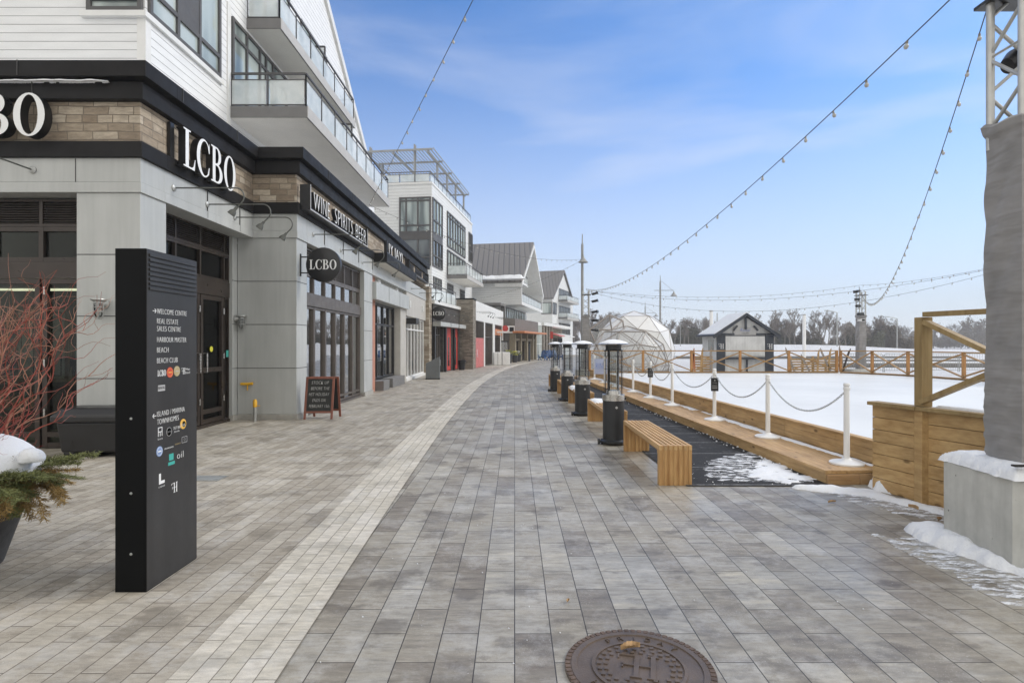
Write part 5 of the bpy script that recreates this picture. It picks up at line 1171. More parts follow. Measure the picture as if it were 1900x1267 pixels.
q = MB(); q.box(-.6, .6, -.02, .04, 2.05, 2.45); q.build('name_board', M['greylogo'], SH); text('lettering', 'Rental', .5, .15, M['bannerblue'], SH, (0, -.025, 2.24), ROT_FRONT, .003, shear=.3); text('lettering', 'HUT', .36, .1, M['shedtrim'], SH, (0, -.025, 2.09), ROT_FRONT, .003)
q = MB(); q.box(-w2-.02, -w2+.03, .45, 1.25, 1.25, 1.8); q.build('side_window', M['winglass_dark'], SH)
q = MB()
for sx in (-1, 1):
    a = Vector((0, 0, 3.10)); b = Vector((sx*(w2+.25), 0, 1.98)); 
    q.add([(0,-.25,3.10),(b.x,-.25,b.z),(b.x,2.45,b.z),(0,2.45,3.10),(0,-.25,3.17),(b.x,-.25,b.z+.07),(b.x,2.45,b.z+.07),(0,2.45,3.17)], [(0,3,2,1),(4,5,6,7),(0,1,5,4),(1,2,6,5),(2,3,7,6),(3,0,4,7)])
q.build('roof', M['shedtrim'], SH)
q = MB()
for sx in (-1, 1):
    q.add([(0,-.18,3.175),(sx*1.62,-.18,2.09),(sx*1.62,2.4,2.09),(0,2.4,3.175),(0,-.15,3.22),(sx*1.58,-.15,2.16),(sx*1.6,2.38,2.15),(0,2.38,3.23)], [(0,3,2,1),(4,5,6,7),(0,1,5,4),(1,2,6,5),(2,3,7,6),(3,0,4,7)])
q.build('roof_snow', M['snow'], SH)
# pallets and old skis
def pallet_stack(loc, w_, h, label):
    t = thing('pallet_fence', label, 'pallets', loc, 0, 'slatted pallet walls beyond the rink')
    n = int(h/.12)
    for k in range(n): q = MB(); q.box(0, w_, 0, .025, .03+k*.12, .03+k*.12+.085); q.build('slat', M['boardwood'], t)
    for x in (0.02, w_/2, w_-.1): q = MB(); q.box(x, x+.08, .026, .10, 0, h); q.build('upright', M['boardwood'], t)
pallet_stack((8.55, 27.6, .05), 1.05, 1.0, 'slatted pallet wall left of the shed'); pallet_stack((13.35, 27.6, .05), 1.2, .95, 'slatted pallet wall right of the shed, nearest to it'); pallet_stack((14.65, 28.0, .05), 1.3, .95, 'slatted pallet wall farthest right behind the fence')
def ski(loc, lean, rz, mat, L, label):
    t = thing('old_ski', label, 'ski', loc, rz, 'old skis leaning on the pallets')
    q = MB(); q.T = Matrix.Rotation(lean, 4, 'Y'); 
    q.box(-.045, .045, -.012, .012, 0, L-.2); q.build('blade', mat, t)
    q = MB(); q.T = Matrix.Rotation(lean, 4, 'Y'); q.add([(-.045,-.012,L-.2),(.045,-.012,L-.2),(.045,.012,L-.2),(-.045,.012,L-.2),(-.01,-.07,L),(.01,-.07,L),(.01,-.05,L),(-.01,-.05,L)], [(0,3,2,1),(4,5,6,7),(0,1,5,4),(1,2,6,5),(2,3,7,6),(3,0,4,7)]); q.build('tip', mat, t)
sk = [(8.55, 4, 'orange', 1.35), (8.7, -3, 'orange', 1.35), (8.95, 5, 'deckwood', 1.38), (9.45, 1, 'strut', 1.45), (13.6, -22, 'strut', 1.5), (14.35, -28, 'strut', 1.2), (14.6, 3, 'deckwood', 1.3), (15.1, 6, 'wallwood', 1.35), (15.35, -25, 'strut', 1.5), (15.75, 18, 'bronze', 1.4), (15.95, -12, 'strut', 1.5)]
skl = ['orange red ski left of the shed, left one of the pair', 'orange red ski left of the shed, right one of the pair', 'brown ski leaning right beside the orange pair', 'slim upright grey ski close to the shed', 'grey ski leaning left just right of the shed', 'short weathered ski leaning hard left past the shed', 'upright brown ski between the pallet walls', 'pale yellow upright ski on the right pallet wall', 'long grey ski leaning left on the right pallet wall', 'dark brown ski leaning right near the fence corner', 'grey ski tilted left, last before the tower']
for (x, ln_, mt, L_), lb in zip(sk, skl): ski((x, 27.45, .05), R(ln_), 0, M[mt], L_, lb)
# marina piles, docks, railings
for (x, y, h, lb) in ((15.55, 45, 4.15, 'white marina pile rising behind the shed'), (22.9, 45, 3.85, 'white marina pile right of the shed')):
    t = thing('marina_pile', lb, 'pile', (x, y, 0), 0, 'white marina piles'); q = MB(); q.tube([(0,0,0), (0,0,h)], .13, 14); q.build('shaft', M['whiteplastic'], t, smooth=True); q = MB(); q.tube([(0,0,h+.002), (0,0,h+.10)], [.14, .12], 14); q.build('cap', M['galv'], t, smooth=True)
dk = thing('floating_dock', 'long dark edged snowy dock out on the frozen marina', 'dock', (24, 34, 0))
for (y_, x0_, x1_) in ((6, -2, 30), (15, 4, 44), (29, -6, 26)):
    q = MB(); q.box(x0_, x1_, y_, y_+.4, -.03, .22); q.build('edge_beam', M['slab'], dk); q = MB(); q.box(x0_, x1_, y_+.41, y_+2.0, .0, .30); q.build('deck_snow', M['snow'], dk)
for i in range(9):
    x = 17.6+i*2.1; t = thing('crowd_barrier', 'steel crowd barrier beyond the far right fence, number %s in the row from left' % ['one','two','three','four','five','six','seven','eight','nine'][i], 'barrier', (x, 30.2+.12*i, 0), R(random.Random(i).uniform(-3, 3)), 'steel barriers beyond the rink')
    q = MB(); q.tube([(0,0,.1), (0,0,1.0), (.08,0,1.08), (1.92,0,1.08), (2.0,0,1.0), (2.0,0,.1)], .02, 6); q.tube([(0,0,.2), (2,0,.2)], .016, 6); q.build('frame', M['galv'], t, smooth=True)
    q = MB()
    for k in range(14): q.tube([(.13+k*.133, 0, .2), (.13+k*.133, 0, 1.08)], .008, 4)
    q.build('bars', M['galv'], t)
# ================================================================ directory pylon
PY = thing('directory_pylon', 'tall charcoal directory pylon with white wayfinding words and round logos', 'sign pylon', (-2.367, 3.66, 0))
q = MB(); q.box(-.205, -.004, 0, .578, 0, 2.215); q.build('body', M['pylonside'], PY, bevel=.004)
q = MB(); q.box(-.0035, .0, .003, .575, .01, 2.212); q.build('face_panel', M['pylon'], PY)
for k in range(8): q = MB(); z = 1.95+.031*k; q.box(-.001, .010, .02, .555, z, z+.019); q.build('louvre_slat', M['pylon'], PY, bevel=.002)
for z in (1.12, .64, .25):
    q = MB(); q.T = Matrix.Translation((-.10, -.002, z)) @ Matrix.Rotation(R(90), 4, 'X'); q.lathe([(0, 0), (.009, 0), (.007, .004), (0, .005)], n=12); q.build('screw', M['galv'], PY, smooth=True)
def ptxt(s, px0, px1, zb, h=.034, mat='letterwhite'):
    y0 = 2499.6/(955-px0)-3.66; y1 = 2499.6/(955-px1)-3.66
    text('lettering', s, y1-y0, h, M[mat], PY, (.001, y0, zb), ROT_SIDE, .0012, left=True)
for a in (('WELCOME CENTRE', 291, 346, 1.800), ('REAL ESTATE', 291, 330, 1.735), ('SALES CENTRE', 291, 335, 1.685), ('HARBOUR MASTER', 291, 345, 1.612), ('BEACH', 291, 312, 1.543), ('BEACH CLUB', 291, 329, 1.472), ('ISLAND / MARINA', 291, 342, 1.118), ('TOWNHOMES', 291, 331, 1.066)): ptxt(*a)
for z, s in ((1.817, 1), (1.127, -1)):
    q = MB(); c = .075; q.beam((.002, c-.018, z), (.002, c+.018, z), .003, .004); q.beam((.002, c+s*.018, z), (.002, c+s*.004, z+.013), .003, .004); q.beam((.002, c+s*.018, z), (.002, c+s*.004, z-.013), .003, .004); q.build('arrow', M['letterwhite'], PY)
serif('lettering', 'LCBO', .040, .001, [M['letterwhite'], M['letterwhite']], PY, (.001, .155, 1.385), ROT_SIDE, .06, .75)
def pdisc(y, z, r, mat, ring=None, n=24):
    q = MB(); q.T = Matrix.Translation((.0, y, z)) @ Matrix.Rotation(R(90), 4, 'Y'); q.lathe([(0, 0), (r, 0), (r, .002), (0, .002)], n=n); q.build('logo', M[mat], PY)
    if ring: q = MB(); q.T = Matrix.Translation((.0021, y, z)) @ Matrix.Rotation(R(90), 4, 'Y'); pts = [(r*.78*math.cos(R(a)), r*.78*math.sin(R(a)), 0) for a in range(0, 361, 20)]; q.tube(pts, .0012, 4); q.build('logo_ring', M[ring], PY); q = MB(); q.box(.002, .0032, y-r*.5, y+r*.5, z-.004, z+.004); q.build('logo_bar', M[ring], PY)
pdisc(.245, 1.405, .036, 'redlogo', 'orangelogo'); pdisc(.325, 1.41, .036, 'goldlogo', 'greylogo')
pdisc(.40, 1.03, .036, 'orangelogo'); pdisc(.408, 1.028, .021, 'pylon'); pdisc(.13, .885, .034, 'bluelogo', 'letterwhite'); pdisc(.235, 1.0, .030, 'greylogo'); pdisc(.235, 1.0, .027, 'pylon')
text('logo', 'ESTD', .045, .012, M['greylogo'], PY, (.0035, .235, .994), ROT_SIDE, .0008)
text('logo', 'Club', .05, .02, M['letterwhite'], PY, (.003, .395, 1.015), ROT_SIDE, .0008)
q = MB(); q.T = Matrix.Translation((.001, .355+.03, 1.385)) @ Matrix.Rotation(R(90), 4, 'Z') @ Matrix.Rotation(R(90), 4, 'X'); monogram(q, .045, .001); q.build('logo', M['letterwhite'], PY)
text('logo', 'Village', .055, .018, M['letterwhite'], PY, (.002, .455, 1.408), ROT_SIDE, .0008); text('logo', 'Island', .055, .016, M['letterwhite'], PY, (.002, .455, 1.386), ROT_SIDE, .0008)
q = MB(); q.box(.0, .0015, .115, .19, 1.285, 1.325); q.build('logo', M['greylogo'], PY); text('logo', 'RENTAL', .068, .018, M['pylon'], PY, (.0025, .152, 1.298), ROT_SIDE, .0006)
q = MB()
for (a, b, c, d) in ((.115,.12,.985,1.045),(.155,.16,.985,1.045),(.121,.154,1.04,1.045),(.121,.154,1.012,1.017),(.135,.14,.985,1.011)): q.box(0, .0015, a, b, c, d)
q.build('logo', M['letterwhite'], PY); text('logo', 'bistro', .05, .012, M['letterwhite'], PY, (.001, .138, .962), ROT_SIDE, .0006)
text('logo', 'TASTY BAR', .085, .020, M['letterwhite'], PY, (.001, .325, 1.005), ROT_SIDE, .0008); text('logo', 'lakeside', .06, .010, M['letterwhite'], PY, (.001, .325, .985), ROT_SIDE, .0008)
text('logo', 'PROMENADE', .10, .010, M['letterwhite'], PY, (.001, .235, .885), ROT_SIDE, .0008); text('logo', 'TERRACE', .07, .010, M['goldlogo'], PY, (.001, .335, .895), ROT_SIDE, .0008)
q = MB(); 
for (a, b, c, d) in ((.385,.45,.935,.938),(.385,.45,.895,.898),(.385,.388,.8985,.9345),(.447,.45,.8985,.9345)): q.box(0, .0012, a, b, c, d)
q.build('logo', M['greylogo'], PY); text('logo', 'Q', .02, .022, M['greylogo'], PY, (.001, .418, .905), ROT_SIDE, .0008)
q = MB(); q.box(0, .0015, .235, .285, .80, .845); q.build('logo', M['teallogo'], PY); q = MB(); q.box(0, .0015, .225, .30, .768, .79); q.build('logo', M['teallogo'], PY)
text('logo', 'oil', .075, .045, M['letterwhite'], PY, (.001, .365, .795), ROT_SIDE, .0008)
q = MB(); q.box(0, .0015, .125, .145, .665, .735); q.box(0, .0015, .1455, .185, .665, .685); q.build('logo', M['letterwhite'], PY); text('logo', 'LODGE', .065, .009, M['letterwhite'], PY, (.001, .155, .642), ROT_SIDE, .0008)
q = MB(); q.T = Matrix.Translation((.001, .27, .57)) @ Matrix.Rotation(R(90), 4, 'Z') @ Matrix.Rotation(R(90), 4, 'X'); monogram(q, .068, .001); q.build('monogram', M['letterwhite'], PY)

# ================================================================ planter
PL = thing('twig_planter', 'charcoal tapered planter with red willow twigs, conifer sprays and snow, cut by the left edge', 'planter', (-4.00, 4.05, 0))
q = MB(); q.lathe([(0, 0), (.27, 0), (.275, .01), (.445, .55), (.46, .56), (.46, .575), (.42, .575), (.40, .50), (0, .50)], n=48); q.build('pot', M['planter'], PL, smooth=True)
rnd = random.Random(11)
def wander(p, d, L, n, curl, rn, grav=0):
    p = Vector(p); d = Vector(d).normalized(); pts = [p.copy()]; ax = Vector((rn.uniform(-1,1), rn.uniform(-1,1), rn.uniform(-.3,.3))).normalized(); ph = rn.uniform(0, 6)
    for k in range(n):
        w_ = curl*math.sin(ph+k*1.1); d = (Matrix.Rotation(w_, 3, ax) @ d + Vector((rn.uniform(-.18,.18), rn.uniform(-.18,.18), .03-grav))).normalized()
        p = p+d*(L/n); pts.append(p.copy())
    return pts
def twiggroup(name, count, mats, zr, Lr, spread, r0, rn, curl=.55, kids=3):
    for i in range(count):
        q = MB(); a = rn.uniform(0, 6.28); rr = rn.uniform(0, .26); dx = rn.uniform(-spread*.75, spread*1.25); dy = rn.uniform(-spread, spread)
        L_ = rn.uniform(*Lr); pts = wander((rr*math.cos(a), rr*math.sin(a), zr), (dx, dy, 1), L_, 16, curl, rn)
        q.tube(pts, [r0*(1-.8*k/16) for k in range(17)], 5)
        for c_ in range(kids):
            k = rn.randint(5, 14); b_ = pts[k]; dd = (pts[min(k+1, 16)]-pts[k-1]).normalized()+Vector((rn.uniform(-.9,.9), rn.uniform(-.9,.9), rn.uniform(-.1,.5)))
            n_ = 9; pp = wander(b_, dd, L_*rn.uniform(.18,.4), n_, curl*1.2, rn); q.tube(pp, [r0*.45*(1-.75*j_/n_) for j_ in range(n_+1)], 4)
            if rn.random() < .6: pq = wander(pp[5], (pp[6]-pp[5])+Vector((rn.uniform(-.05,.05), rn.uniform(-.05,.05), .02)), L_*.12, 6, curl*1.3, rn); q.tube(pq, [r0*.25*(1-.6*j_/6) for j_ in range(7)], 4)
        q.build(name, mats[i % len(mats)], PL, smooth=True)
twiggroup('curly_branch', 48, [M['redtwig'], M['browntwig'], M['browntwig']], .56, (1.1, 2.05), .40, .0075, rnd, .55, 5)
twiggroup('red_stem', 60, [M['berrytwig']], .62, (.40, .75), .95, .0042, rnd, .6, 5)
def spray(base, dirv, L, mat, rn, flat=.5, nl=46, w_=.010, droop=.05):
    q = MB(); pts = wander(base, dirv, L, 9, .12, rn, droop); q.tube(pts, [.006*(1-.7*k/9) for k in range(10)], 5)
    for k in range(nl):
        f = k/nl*8.8+.2; i = int(f); p = pts[i].lerp(pts[min(i+1, 9)], f-i); d = (pts[min(i+1, 9)]-pts[max(i-1, 0)]).normalized()
        for s in (-1, 1):
            side = d.cross(Vector((rn.uniform(-flat,flat), rn.uniform(-flat,flat), 1))).normalized()*s
            e = (side*1.0+d*.9+Vector((rn.uniform(-.2,.2), rn.uniform(-.2,.2), rn.uniform(-.35,.25)))).normalized(); ll = L*.26*(1-.55*k/nl)*rn.uniform(.6,1.1)
            mid = p+e*ll; q.tube([p, mid], [.0025, .0012], 3, caps=False)
            for j_ in range(6):
                c_ = p.lerp(mid, (j_+.5)/6); u = (e*.7+Vector((rn.uniform(-1,1), rn.uniform(-1,1), rn.uniform(-.6,.6)))).normalized()*w_*2.3; v = u.cross(Vector((rn.uniform(-1,1), rn.uniform(-1,1), 1))).normalized()*w_*.28
                q.add([c_-v, c_+v, c_+u+v*.3, c_+u-v*.3], [(0,1,2,3)])
    return q.build('conifer_spray' if mat != 'needles_gold' else 'cedar_spray', M[mat], PL, recalc=False)
rnd = random.Random(5)
for k in range(34):
    a = R(-150+k*9.5+rnd.uniform(-6, 6)); bx, by = .40*math.cos(a), .40*math.sin(a); g_ = rnd.random() < .45
    spray((bx, by, .62+rnd.uniform(-.04, .06)), (math.cos(a), math.sin(a), rnd.uniform(-.35, .22)), rnd.uniform(.24, .40), 'needles_gold' if g_ else 'needles', rnd, droop=.05)
for k in range(10): spray((.38, -.05+rnd.uniform(-.25, .3), .70), (1, rnd.uniform(-.5, .4), rnd.uniform(-.15, .35)), rnd.uniform(.28, .50), 'needles', rnd, droop=.05, nl=60)
for k in range(16): spray((.38+rnd.uniform(-.12, .08), rnd.uniform(-.35, .25), .66), (1, rnd.uniform(-.9, .3), rnd.uniform(-.6, .0)), rnd.uniform(.28, .42), 'needles_gold', rnd, droop=.10)
def blob(name, mat, par, c, rx, ry, rz, seed, amp=.12, n=3, bottom=-.35):
    bm = bmesh.new(); bmesh.ops.create_icosphere(bm, subdivisions=n+1, radius=1); rn = random.Random(seed); ph = [rn.uniform(0, 6) for _ in range(6)]
    for v in bm.verts:
        p = v.co; f = 1+amp*(math.sin(p.x*3+ph[0])*math.cos(p.y*2.6+ph[1])+.5*math.sin(p.z*5+p.x*4+ph[2])+.25*math.sin(p.x*11+ph[3])*math.sin(p.y*12+ph[4]))
        z = max(p.z, bottom); v.co = (c[0]+p.x*rx*f, c[1]+p.y*ry*f, c[2]+z*rz*f)
    me = bpy.data.meshes.new(name); bm.to_mesh(me); bm.free(); me.materials.append(M[mat])
    for p in me.polygons: p.use_smooth = True
    o = bpy.data.objects.new(name, me); C.objects.link(o); o.parent = par; return o
sn = tag(blob('snow_mound', 'snow', None, (-3.98, 3.98, .73), .55, .47, .25, 2, .05, 3, -.2), 'thick smooth cap of snow heaped in the twig planter', 'snow')
sn2 = tag(blob('snow_clump', 'snow', None, (-3.40, 4.0, .80), .085, .075, .07, 5, .03), 'small lump of snow on the conifer sprays of the planter', 'snow')
t = thing('pine_cone', 'brown pine cone tucked under the snow in the planter', 'pine cone', (-3.47, 3.93, .79)); q = MB()
for i in range(9):
    for k in range(8):
        a = R(45*k+22*i); r_ = .030*math.sin(math.pi*(i+1)/10.5); q.add([(r_*.5*math.cos(a-.25), r_*.5*math.sin(a-.25), .008*i-.03), (r_*.5*math.cos(a+.25), r_*.5*math.sin(a+.25), .008*i-.03), (r_*1.25*math.cos(a), r_*1.25*math.sin(a), .008*i-.022)], [(0,1,2)])
q.lathe([(0,-.03),(.012,-.02),(.015,.01),(.008,.035),(0,.04)], n=8); q.build('scales', M['bark'], t, recalc=False)

# ================================================================ salt bin, A-board, waste bins
t = thing('grit_bin', 'black plastic grit bin with sloping lid in front of the pier', 'grit bin', (-6.42, 7.95, 0), R(4))
q = MB(); v = lambda x0,x1,y0,y1,z: [(x0,y0,z),(x1,y0,z),(x1,y1,z),(x0,y1,z)]
q.add(v(.05,.95,.03,.44,.07)+v(.0,1.0,0,.46,.50), [(0,3,2,1),(4,5,6,7),(0,1,5,4),(1,2,6,5),(2,3,7,6),(3,0,4,7)]); q.build('bin_body', M['black'], t, bevel=.03)
for x in (.08, .42, .78): q = MB(); q.box(x, x+.14, .04, .42, 0, .08); q.build('foot', M['black'], t, bevel=.01)
q = MB(); q.add(v(-.05,1.05,-.05,.48,.50)+v(-.05,1.05,-.05,.48,.60)+v(.03,.97,.06,.44,.70), [(0,3,2,1),(0,1,5,4),(1,2,6,5),(2,3,7,6),(3,0,4,7),(4,5,9,8),(5,6,10,9),(6,7,11,10),(7,4,8,11),(8,9,10,11)]); q.build('lid', M['black'], t, bevel=.025)
AB = thing('chalkboard_sign', 'folding chalkboard with red brown frame and hand chalked notice on the pavement', 'sandwich board', (-4.13, 12.15, 0), R(3))
for sgn, nm in ((1, 'front'), (-1, 'back')):
    Tm = Matrix.Translation((0, -.04*sgn if sgn > 0 else .04, .90)) @ Matrix.Rotation(R(-13*sgn), 4, 'X') @ Matrix.Translation((0, 0, -.90))
    if sgn < 0: Tm = Matrix.Translation((.06, .04, .90)) @ Matrix.Rotation(R(13), 4, 'X') @ Matrix.Translation((0, 0, -.90))
    w_ = .30
    for b_ in ((-w_, -w_+.045, 0, .90), (w_-.045, w_, 0, .90)): q = mbT(Tm); q.box(b_[0], b_[1], -.015, .015, b_[2], b_[3]); q.build('leg', M['redwood'], AB, bevel=.003)
    for b_ in ((-w_+.046, w_-.046, .855, .90), (-w_+.046, w_-.046, .13, .17)): q = mbT(Tm); q.box(b_[0], b_[1], -.014, .014, b_[2], b_[3]); q.build('frame_rail', M['redwood'], AB, bevel=.003)
    q = mbT(Tm); q.box(-w_+.046, w_-.046, -.006, .006, .171, .854); q.build('chalk_panel', M['chalk'], AB)
    if sgn > 0:
        for i, (s_, w2_) in enumerate((('STOCK UP', .36), ('BEFORE THE', .38), ('HST HOLIDAY', .42), ('ENDS ON', .27), ('FEBRUARY 15th', .42))):
            zz = .745-.125*i; P = Tm @ Vector((.0+.01*math.sin(i*2), -.008, zz)); text('chalk_lettering', s_, w2_, .062, M['chalkwhite'], AB, P, (R(90-13), 0, 0), .0008, shear=.18)
t = thing('waste_bin', 'slate grey slant topped litter bin against the white shop front', 'litter bin', (-4.0, 25.6, 0), R(6)); q = MB(); q.T = Matrix(((1,0,0,0),(0,0,1,0),(0,1,0,0),(0,0,0,1))); q.prism([(0,0),(.62,0),(.62,1.02),(0,.72)], 0, .75); q.build('body', pm('slate bin metal', (.13,.14,.145), .5, 0, .1), t, bevel=.01)
t['label'] = 'slate grey slant topped litter bin against the white shop front'
q = MB(); q.box(.621, .64, .1, .62, .62, .88); q.build('opening_flap', M['galv'], t); q = MB(); q.box(-.01, .63, -.01, .76, 0, .05); q.build('foot_plate', M['fascia'], t)
t = thing('waste_bin', 'small round black bin by the split stone pier', 'litter bin', (-3.25, 34.9, 0)); q = MB(); q.lathe([(0,0),(.17,0),(.24,.50),(.27,.51),(.27,.58),(.2,.62),(0,.60)], n=18); q.build('body', M['black'], t, smooth=True)
# far street things
t = thing('covered_crates', 'white wrapped cubes stacked by the far shop fronts', 'crates', (-1.55, 42.6, 0), R(8))
for k in range(2): q = MB(); q.box(k*.62, k*.62+.6, 0, .7, 0, .98); q.build('wrapped_cube', M['whiteplastic'], t, bevel=.04)
q = MB(); q.box(.605, .615, -.01, .71, 0, .98); q.box(.28, .30, -.012, -.002, 0, .97); q.build('strap', M['black'], t)
for (x, y, lb) in ((-.95, 46.5, 'black based pyramid patio heater with steel flutes, nearer of two far ones'), (-.75, 48.0, 'black based pyramid patio heater with steel flutes, farther of two')):
    t = thing('pyramid_heater', lb, 'patio heater', (x, y, 0)); q = MB(); q.add(v(-.2,.2,-.2,.2,0)+v(-.16,.16,-.16,.16,.75), [(0,3,2,1),(4,5,6,7),(0,1,5,4),(1,2,6,5),(2,3,7,6),(3,0,4,7)]); q.build('base', M['heaterblack'], t)
    q = MB(); q.tube([(0,0,.75), (0,0,1.75)], .06, 8); [q.beam((sx*.16, sy*.16, .75), (sx*.09, sy*.09, 1.75), .02, .02) for sx in (-1, 1) for sy in (-1, 1)]; q.build('flue', M['steel'], t)
    q = MB(); q.box(-.22, .22, -.22, .22, 1.76, 1.86); q.build('cap', M['black'], t)
def flowerpot(x, y, label, flc, mat='planter', h=.62):
    t = thing('flower_planter', label, 'planter', (x, y, 0)); q = MB(); q.lathe([(0,0),(.18,0),(.28,h),(.24,h),(.22,h-.06),(0,h-.06)], n=16); q.build('pot', M[mat], t, smooth=True); rn = random.Random(int(x*100))
    for nm, mt, n_, hh in (('foliage', 'needles', 160, .28), ('flowers', flc, 50, .36)):
        q = MB()
        for k in range(n_):
            a = rn.uniform(0, 6.28); r_ = rn.uniform(0, .32); p = Vector((r_*math.cos(a), r_*math.sin(a), h+rn.uniform(0, hh))); u = Vector((rn.uniform(-1,1), rn.uniform(-1,1), rn.uniform(-1,1))).normalized()*.055; w3 = u.orthogonal()*.5; q.add([p-u, p+w3, p+u, p-w3], [(0,1,2,3)])
        q.build(nm, M[mt], t, recalc=False)
flowerpot(-.45, 47.6, 'tall charcoal planter with yellow winter flowers, nearest of three in the distance', 'stickeryellow', h=.75); flowerpot(.02, 49.2, 'charcoal planter with yellow sprigs just behind the nearest flower planter', 'stickeryellow'); flowerpot(.35, 51.8, 'dark green planter with white flowers by the orange canopy', 'whiteplastic')
t = thing('bollard_post', 'dark blue post at the edge of the far paving', 'post', (1.35, 52.5, 0)); q = MB(); q.tube([(0,0,0), (0,0,1.55)], .09, 12); q.build('shaft', M['shedtrim'], t, smooth=True); q = MB(); q.tube([(0,0,1.552), (0,0,1.6)], [.095, .05], 12); q.build('cap', M['shedtrim'], t)
t = thing('blade_sign', 'white sign box with red disc hung over the far cafe entrance', 'sign', (-.55, 49.6, 2.55)); q = MB(); q.box(-.55, .55, 0, .12, 0, .62); q.build('box', M['whiteplastic'], t); q = MB(); q.T = Matrix.Translation((-.28, -.001, .40)) @ Matrix.Rotation(R(90), 4, 'X'); q.lathe([(0,0),(.27,0),(.27,.03),(0,.03)], n=20); q.build('disc', M['red'], t); q = MB(); q.box(.10, .48, -.02, -.001, .12, .52); q.build('dark_panel', M['fascia'], t)
t = thing('canopy_post', 'thin white post beneath the far sign with snowy bracket', 'post', (-1.15, 46.2, 0)); q = MB(); q.tube([(0,0,0), (0,0,2.5)], .04, 8); q.build('shaft', M['whiteplastic'], t); q = MB(); q.box(-.3, .45, -.2, .3, 2.5, 2.62); q.build('top', M['whiteplastic'], t)
t = thing('blade_sign', 'small red square sign on the far shop row beyond the blue chairs', 'sign', (4.1, 65.2, 2.2)); q = MB(); q.box(-.3, .3, 0, .1, 0, .8); q.build('box', M['red'], t)
def adirondack(x, y, rz, label):
    t = thing('lounge_chair', label, 'chair', (x, y, 0), R(rz), 'blue slatted lounge chairs')
    q = MB(); q.add([(-.28,-.35,.36),(.28,-.35,.36),(.28,.2,.24),(-.28,.2,.24),(-.28,-.35,.40),(.28,-.35,.40),(.28,.2,.28),(-.28,.2,.28)], [(0,3,2,1),(4,5,6,7),(0,1,5,4),(1,2,6,5),(2,3,7,6),(3,0,4,7)]); q.build('seat', M['blue'], t)
    for k in range(5): x_ = -.24+.12*k; q = MB(); q.beam((x_, .2, .22), (x_*1.15, .52, .92+.1*(1-abs(k-2)/2)), .095, .025); q.build('back_slat', M['blue'], t)
    for s in (-1, 1):
        q = MB(); q.box(s*.34-.05, s*.34+.05, -.42, .38, .52, .55); q.build('armrest', M['blue'], t); q = MB(); q.box(s*.31-.02, s*.31+.02, -.38, -.28, 0, .52); q.build('leg', M['blue'], t); q = MB(); q.beam((s*.30, .45, 0), (s*.30, -.3, .34), .03, .10); q.build('leg', M['blue'], t)
adirondack(2.75, 55.5, -25, 'blue lounge chair outside the far glazed front, left one'); adirondack(3.6, 56.2, 20, 'blue lounge chair outside the far glazed front, middle one'); adirondack(4.35, 57.4, 50, 'blue lounge chair outside the far glazed front, right one half hidden by a heater')

# ================================================================ manhole cover, leaves
MH = thing('manhole_cover', 'brown cast iron manhole cover with raised monogram and toothed rim at the bottom edge', 'manhole cover', (.613, 2.80, 0), R(-14))
q = MB(); q.lathe([(0,.001),(.365,.001),(.365,.012),(.335,.013),(.333,.016),(.305,.016),(.303,.010),(0,.010)], n=72); q.build('plate', M['iron'], MH, smooth=False)
q = MB()
for k in range(64):
    a0 = 2*math.pi*k/64; a1 = a0+.062; pts = [(.337*math.cos(a0), .337*math.sin(a0)), (.362*math.cos(a0), .362*math.sin(a0)), (.362*math.cos(a1), .362*math.sin(a1)), (.337*math.cos(a1), .337*math.sin(a1))]; q.prism(pts, .012, .0165)
q.build('rim_teeth', M['ironrust'], MH)
def annul(r0, r1, z0, z1, n=72):
    q = MB(); vs = []; 
    for (r_, z) in ((r0, z0), (r1, z0), (r1, z1), (r0, z1)): vs += [(r_*math.cos(2*math.pi*k/n), r_*math.sin(2*math.pi*k/n), z) for k in range(n)]
    q.add(vs, [(i*n+k, i*n+(k+1) % n, ((i+1) % 4)*n+(k+1) % n, ((i+1) % 4)*n+k) for i in range(4) for k in range(n)]); return q
annul(.215, .232, .0101, .017).build('ring', M['iron'], MH)
q = MB(); rn = random.Random(8)
for rr, n_ in ((.195, 26), (.163, 22), (.131, 18)):
    for k in range(n_):
        a = 2*math.pi*k/n_+rr*9
        if rr < .14 and abs(math.sin(a)) < .75: continue
        x, y = rr*math.cos(a), rr*math.sin(a); q.T = Matrix.Translation((x, y, 0)); q.box(-.010, .010, -.010, .010, .0101, .017)
q.T = None; q.build('raised_studs', M['iron'], MH)
q = MB(); q.T = Matrix.Translation((-.085, -.10, .0101)); monogram(q, .20, .008); q.build('monogram', M['iron'], MH)
for wd, a_mid in (('FRIDAY', 90), ('HARBOUR', -90)):
    n_ = len(wd); sp_ = 15.5
    for i, ch in enumerate(wd):
        a = R(a_mid - (i-(n_-1)/2)*sp_ if a_mid > 0 else a_mid + (i-(n_-1)/2)*sp_); rr = .252 if a_mid > 0 else .286
        text('raised_letter', ch, None, .034, M['iron'], MH, (rr*math.cos(a), rr*math.sin(a), .013), (0, 0, a-R(90) if a_mid > 0 else a+R(90)), .004)
